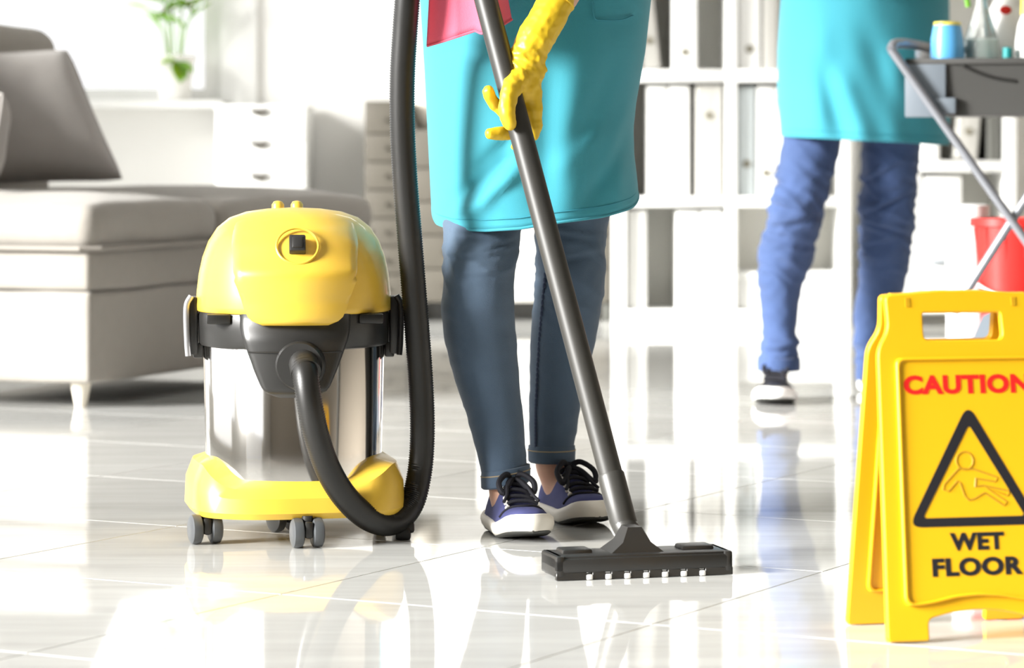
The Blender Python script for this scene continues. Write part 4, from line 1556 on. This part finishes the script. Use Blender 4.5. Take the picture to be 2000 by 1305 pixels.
inv = CM.inverted()
fa, fb = inv @ cart_pt(1741, 97, -.03), inv @ cart_pt(2000, 465, -.03)
fdir = (fb - fa)
fe = fa + fdir * ((.06 - fa.z) / fdir.z)
lb = inv @ cart_pt(1872, 660, -.006)
ba, bb = inv @ cart_pt(1966, 448, -.012), inv @ cart_pt(1897, 556, -.012)
bdir = bb - ba
be = ba + bdir * ((.05 - ba.z) / bdir.z)
bt = ba - bdir * ((TZ0 - .002 - ba.z) / bdir.z) * -1
bt = ba + bdir * ((TZ0 - .002 - ba.z) / bdir.z)
be = ba + bdir * ((.272 - ba.z) / bdir.z)
mk('frame_bar', xf(tube([fa, fe], .0105, 16), CM), CARTF, cart)
mk('frame_bar', xf(tube([bt, be], .0105, 16), CM), CARTF, cart)
mk('frame_bar', xf(tube([fe + Vector((0, .02, 0)), fe + Vector((.0, TD + .02, 0))], .0105, 16), CM), CARTF, cart)
mk('frame_bar', xf(tube([Vector((TL - .03, TD + .01, TZ0 - .002)), Vector((TL - .03, TD + .01, .06))], .0105, 16), CM), CARTF, cart)
for q in ((fe.x, .0), (fe.x, TD), (lb.x + .05, .06), (lb.x + .05, TD - .04)):
    mk('wheel', xf(xf(lathe([(.008, -.012), (.036, -.012), (.042, -.006), (.042, .006), (.036, .012), (.008, .012)], 28), Matrix.Translation((q[0], q[1], .0425)) @ Matrix.Rotation(R(90), 4, 'X')), CM), BLK, cart)
hb = [fa, fa + Vector((0.006, 0.02, .014)), fa + Vector((.03, .1, .016)), fa + Vector((.03, TD - .02, .016)), fa + Vector((.006, TD + .03, .014)), fa + Vector((0, TD + .05, 0))]
mk('handle', xf(tube(catmull(hb, 5), .012, 14), CM), CARTF, cart)
hs = fa + Vector((.03, TD - .02, .016))
mk('handle_arm', xf(rbox(hs.x - .02, hs.x + .03, TD - .05, TD + .02, TZ1 - .004, fa.z + .03, .006), CM), CARTD, cart)
# lower grey bin
lz = .19
prof = [(lb.x, .10), (lb.x + .02, .18), (lb.x + .055, .262), (lb.x + .10, .285), (lb.x + .42, .30), (lb.x + .44, .10)]
mk('lower_bin', xf(loft([[(x, .002, z) for x, z in prof], [(x, .05, z) for x, z in prof]]), CM), CARTL, cart, smooth=False)
wcl = (inv @ cart_pt(1897, 425, .335)).x - .08
mk('lower_deck', xf(rbox(min(lb.x, wcl), lb.x + .46, .002, TD, .085, .105, .006), CM), CARTL, cart)

# red bucket on the lower deck
bc = cart_pt(1980, 425, .19)
bc = Vector((bc.x, bc.y, .1055))
HB = .486 - .1055
bk = root('bucket', bc, 'red plastic bucket carried low on the cleaning cart', 'bucket')
rt, rb_ = .098, .070
mk('pail', lathe([(rb_ - .005, 0), (rb_, .004), (rb_ + .010, .12), (rt - .004, HB - .02), (rt + .006, HB - .018), (rt + .006, HB), (rt - .002, HB), (rt - .008, HB - .02), (rb_ - .004, .008), (.004, .006)], 44, bc), REDB, bk)
for a in range(0, 360, 30):
    t = R(a + 8)
    c_, s__ = math.cos(t), math.sin(t)
    mk('rib', tube([bc + Vector((c_ * (rt - .003), s__ * (rt - .003), HB - .022)), bc + Vector((c_ * (rt - .012), s__ * (rt - .012), HB - .10))], .0035, 8), REDB, bk)
hpz = [bc + Vector((-(rt + .006), 0, HB - .02)), bc + Vector((-(rt + .022), -.012, HB - .10)), bc + Vector((-(rt - .01), -.05, HB - .16)), bc + Vector((0, -.112, HB - .19)), bc + Vector((rt, -.05, HB - .16)), bc + Vector((rt + .006, 0, HB - .02))]
mk('bail_handle', tube(catmull(hpz, 8), .0035, 8), WHITEP, bk)
wc = cart_pt(1897, 425, .335)
wc.z = .1055
wbk = root('canister', wc, 'white plastic canister standing behind the red bucket on the cart', 'canister')
mk('canister_body', lathe([(.05, 0), (.06, .004), (.062, .30), (.058, .34), (.045, .36), (.03, .362)], 32, wc), WHITEP, wbk)
mk('cap', lathe([(.028, .362), (.046, .362), (.045, .408), (.03, .412)], 28, wc), WHITEP, wbk)
# supplies standing in the tray
TB = TZ0 + .0135


def tray_at(px, dy):
    return (inv @ cart_pt(px, 117, dy)).x


def supply(name, px, dy, label, cat, parts):
    lp = CM @ Vector((tray_at(px, dy), dy, 0))
    r = root(name, (lp.x, lp.y, TB), label, cat)
    for nm, prof, m in parts:
        mk(nm, lathe(prof, 30, (lp.x, lp.y, TB)), m, r)
    return r, Vector((lp.x, lp.y, TB))


hcan = P(0, 45, 7.3).z - TB
supply('cleaner_bottle', 1850, .06, 'sky blue rounded bottle with a yellow lid in the cart tray', 'bottle',
       [('bottle_body', [(.03, 0), (.038, .004), (.0395, .05), (.0400, hcan - .075), (.038, hcan - .04), (.032, hcan - .008), (.02, hcan - .006)], BLUEB),
        ('lid', [(.018, hcan - .007), (.0325, hcan - .007), (.031, hcan), (.018, hcan + .001)], YCAP)])
spr, sp0 = supply('spray_bottle', 1917, .11, 'clear spray bottle of pale green liquid in the cart tray', 'bottle',
                  [('bottle_body', [(.03, 0), (.041, .004), (.042, .14), (.039, .17), (.022, .225), (.014, .25), (.013, .275), (.008, .275)], BOTT),
                   ('liquid', [(.02, .004), (.0385, .006), (.0395, .14), (.0365, .165), (.02, .17)], LIQ),
                   ('collar', [(.008, .270), (.0155, .270), (.0155, .292), (.008, .292)], WHITEP)])
mk('trigger_head', [rbox(sp0.x - .045, sp0.x + .022, sp0.y - .012, sp0.y + .012, TB + .292, TB + .325, .006)], WHITEP, spr)
mk('trigger', tube(catmull([(sp0.x - .022, sp0.y, TB + .295), (sp0.x - .034, sp0.y, TB + .27), (sp0.x - .031, sp0.y, TB + .245)], 5), .007, 10), GREENC, spr)
jug, jp = supply('detergent_bottle', 1972, .21, 'white detergent bottle with a red oval badge in the tray', 'bottle',
                 [('bottle_body', [(.04, 0), (.052, .005), (.053, .20), (.048, .245), (.026, .285), (.018, .29)], WHITEP),
                  ('cap', [(.012, .29), (.021, .29), (.020, .325), (.012, .326)], WHITEP)])
bz = P(0, 24, 7.43).z
mk('badge', [sphere((jp.x - .018, jp.y - .050, bz), .014, 16, 10, (1, .25, .75))], REDT, jug)
cp2, _ = supply('capped_bottle', 2006, .09, 'white bottle with a yellow cap at the far side of the tray', 'bottle',
                [('bottle_body', [(.022, 0), (.028, .003), (.028, .16), (.022, .20), (.013, .225), (.010, .225)], WHITEP),
                 ('cap', [(.008, .225), (.016, .225), (.014, .28), (.008, .281)], YCAP)])
supply('small_bottle', 1968, .055, 'small dark teal bottle cap standing low in the tray', 'bottle',
       [('bottle_body', [(.010, 0), (.013, .002), (.013, .095), (.008, .105)], WHITEP), ('cap', [(.006, .105), (.0115, .105), (.011, .146), (.006, .147)], TEALC)])

# ================================================================== unseen fill panels added at the ceiling to brighten the shelves
EM = bpy.data.materials.new('lamp_diffuser')
EM.use_nodes = True
eb = EM.node_tree.nodes['Principled BSDF']
eb.inputs['Emission Color'].default_value = (1, .98, .95, 1)
eb.inputs['Emission Strength'].default_value = 4.0
for lx, lbl in ((0.55, 'added unseen fill panel brightening the open cube bookshelf'), (1.75, 'added unseen fill panel brightening the bookcase behind the cart')):
    cl_ = root('ceiling_light', (lx, 9.9, 2.74), lbl, 'ceiling light')
    mk('housing', [rbox(lx - .5, lx + .5, 9.7, 10.1, 2.76, 2.7995, .005)], WHITEP, cl_)
    mk('diffuser', [rbox(lx - .48, lx + .48, 9.72, 10.08, 2.752, 2.761, .002)], EM, cl_)
    li = bpy.data.lights.new('ceiling_lamp', 'AREA')
    li.shape = 'RECTANGLE'
    li.size, li.size_y = .95, .35
    li.energy = 30
    lo = bpy.data.objects.new('ceiling_lamp', li)
    lo.location = (0, 0, .0)
    COL.objects.link(lo)
    lo.parent = cl_
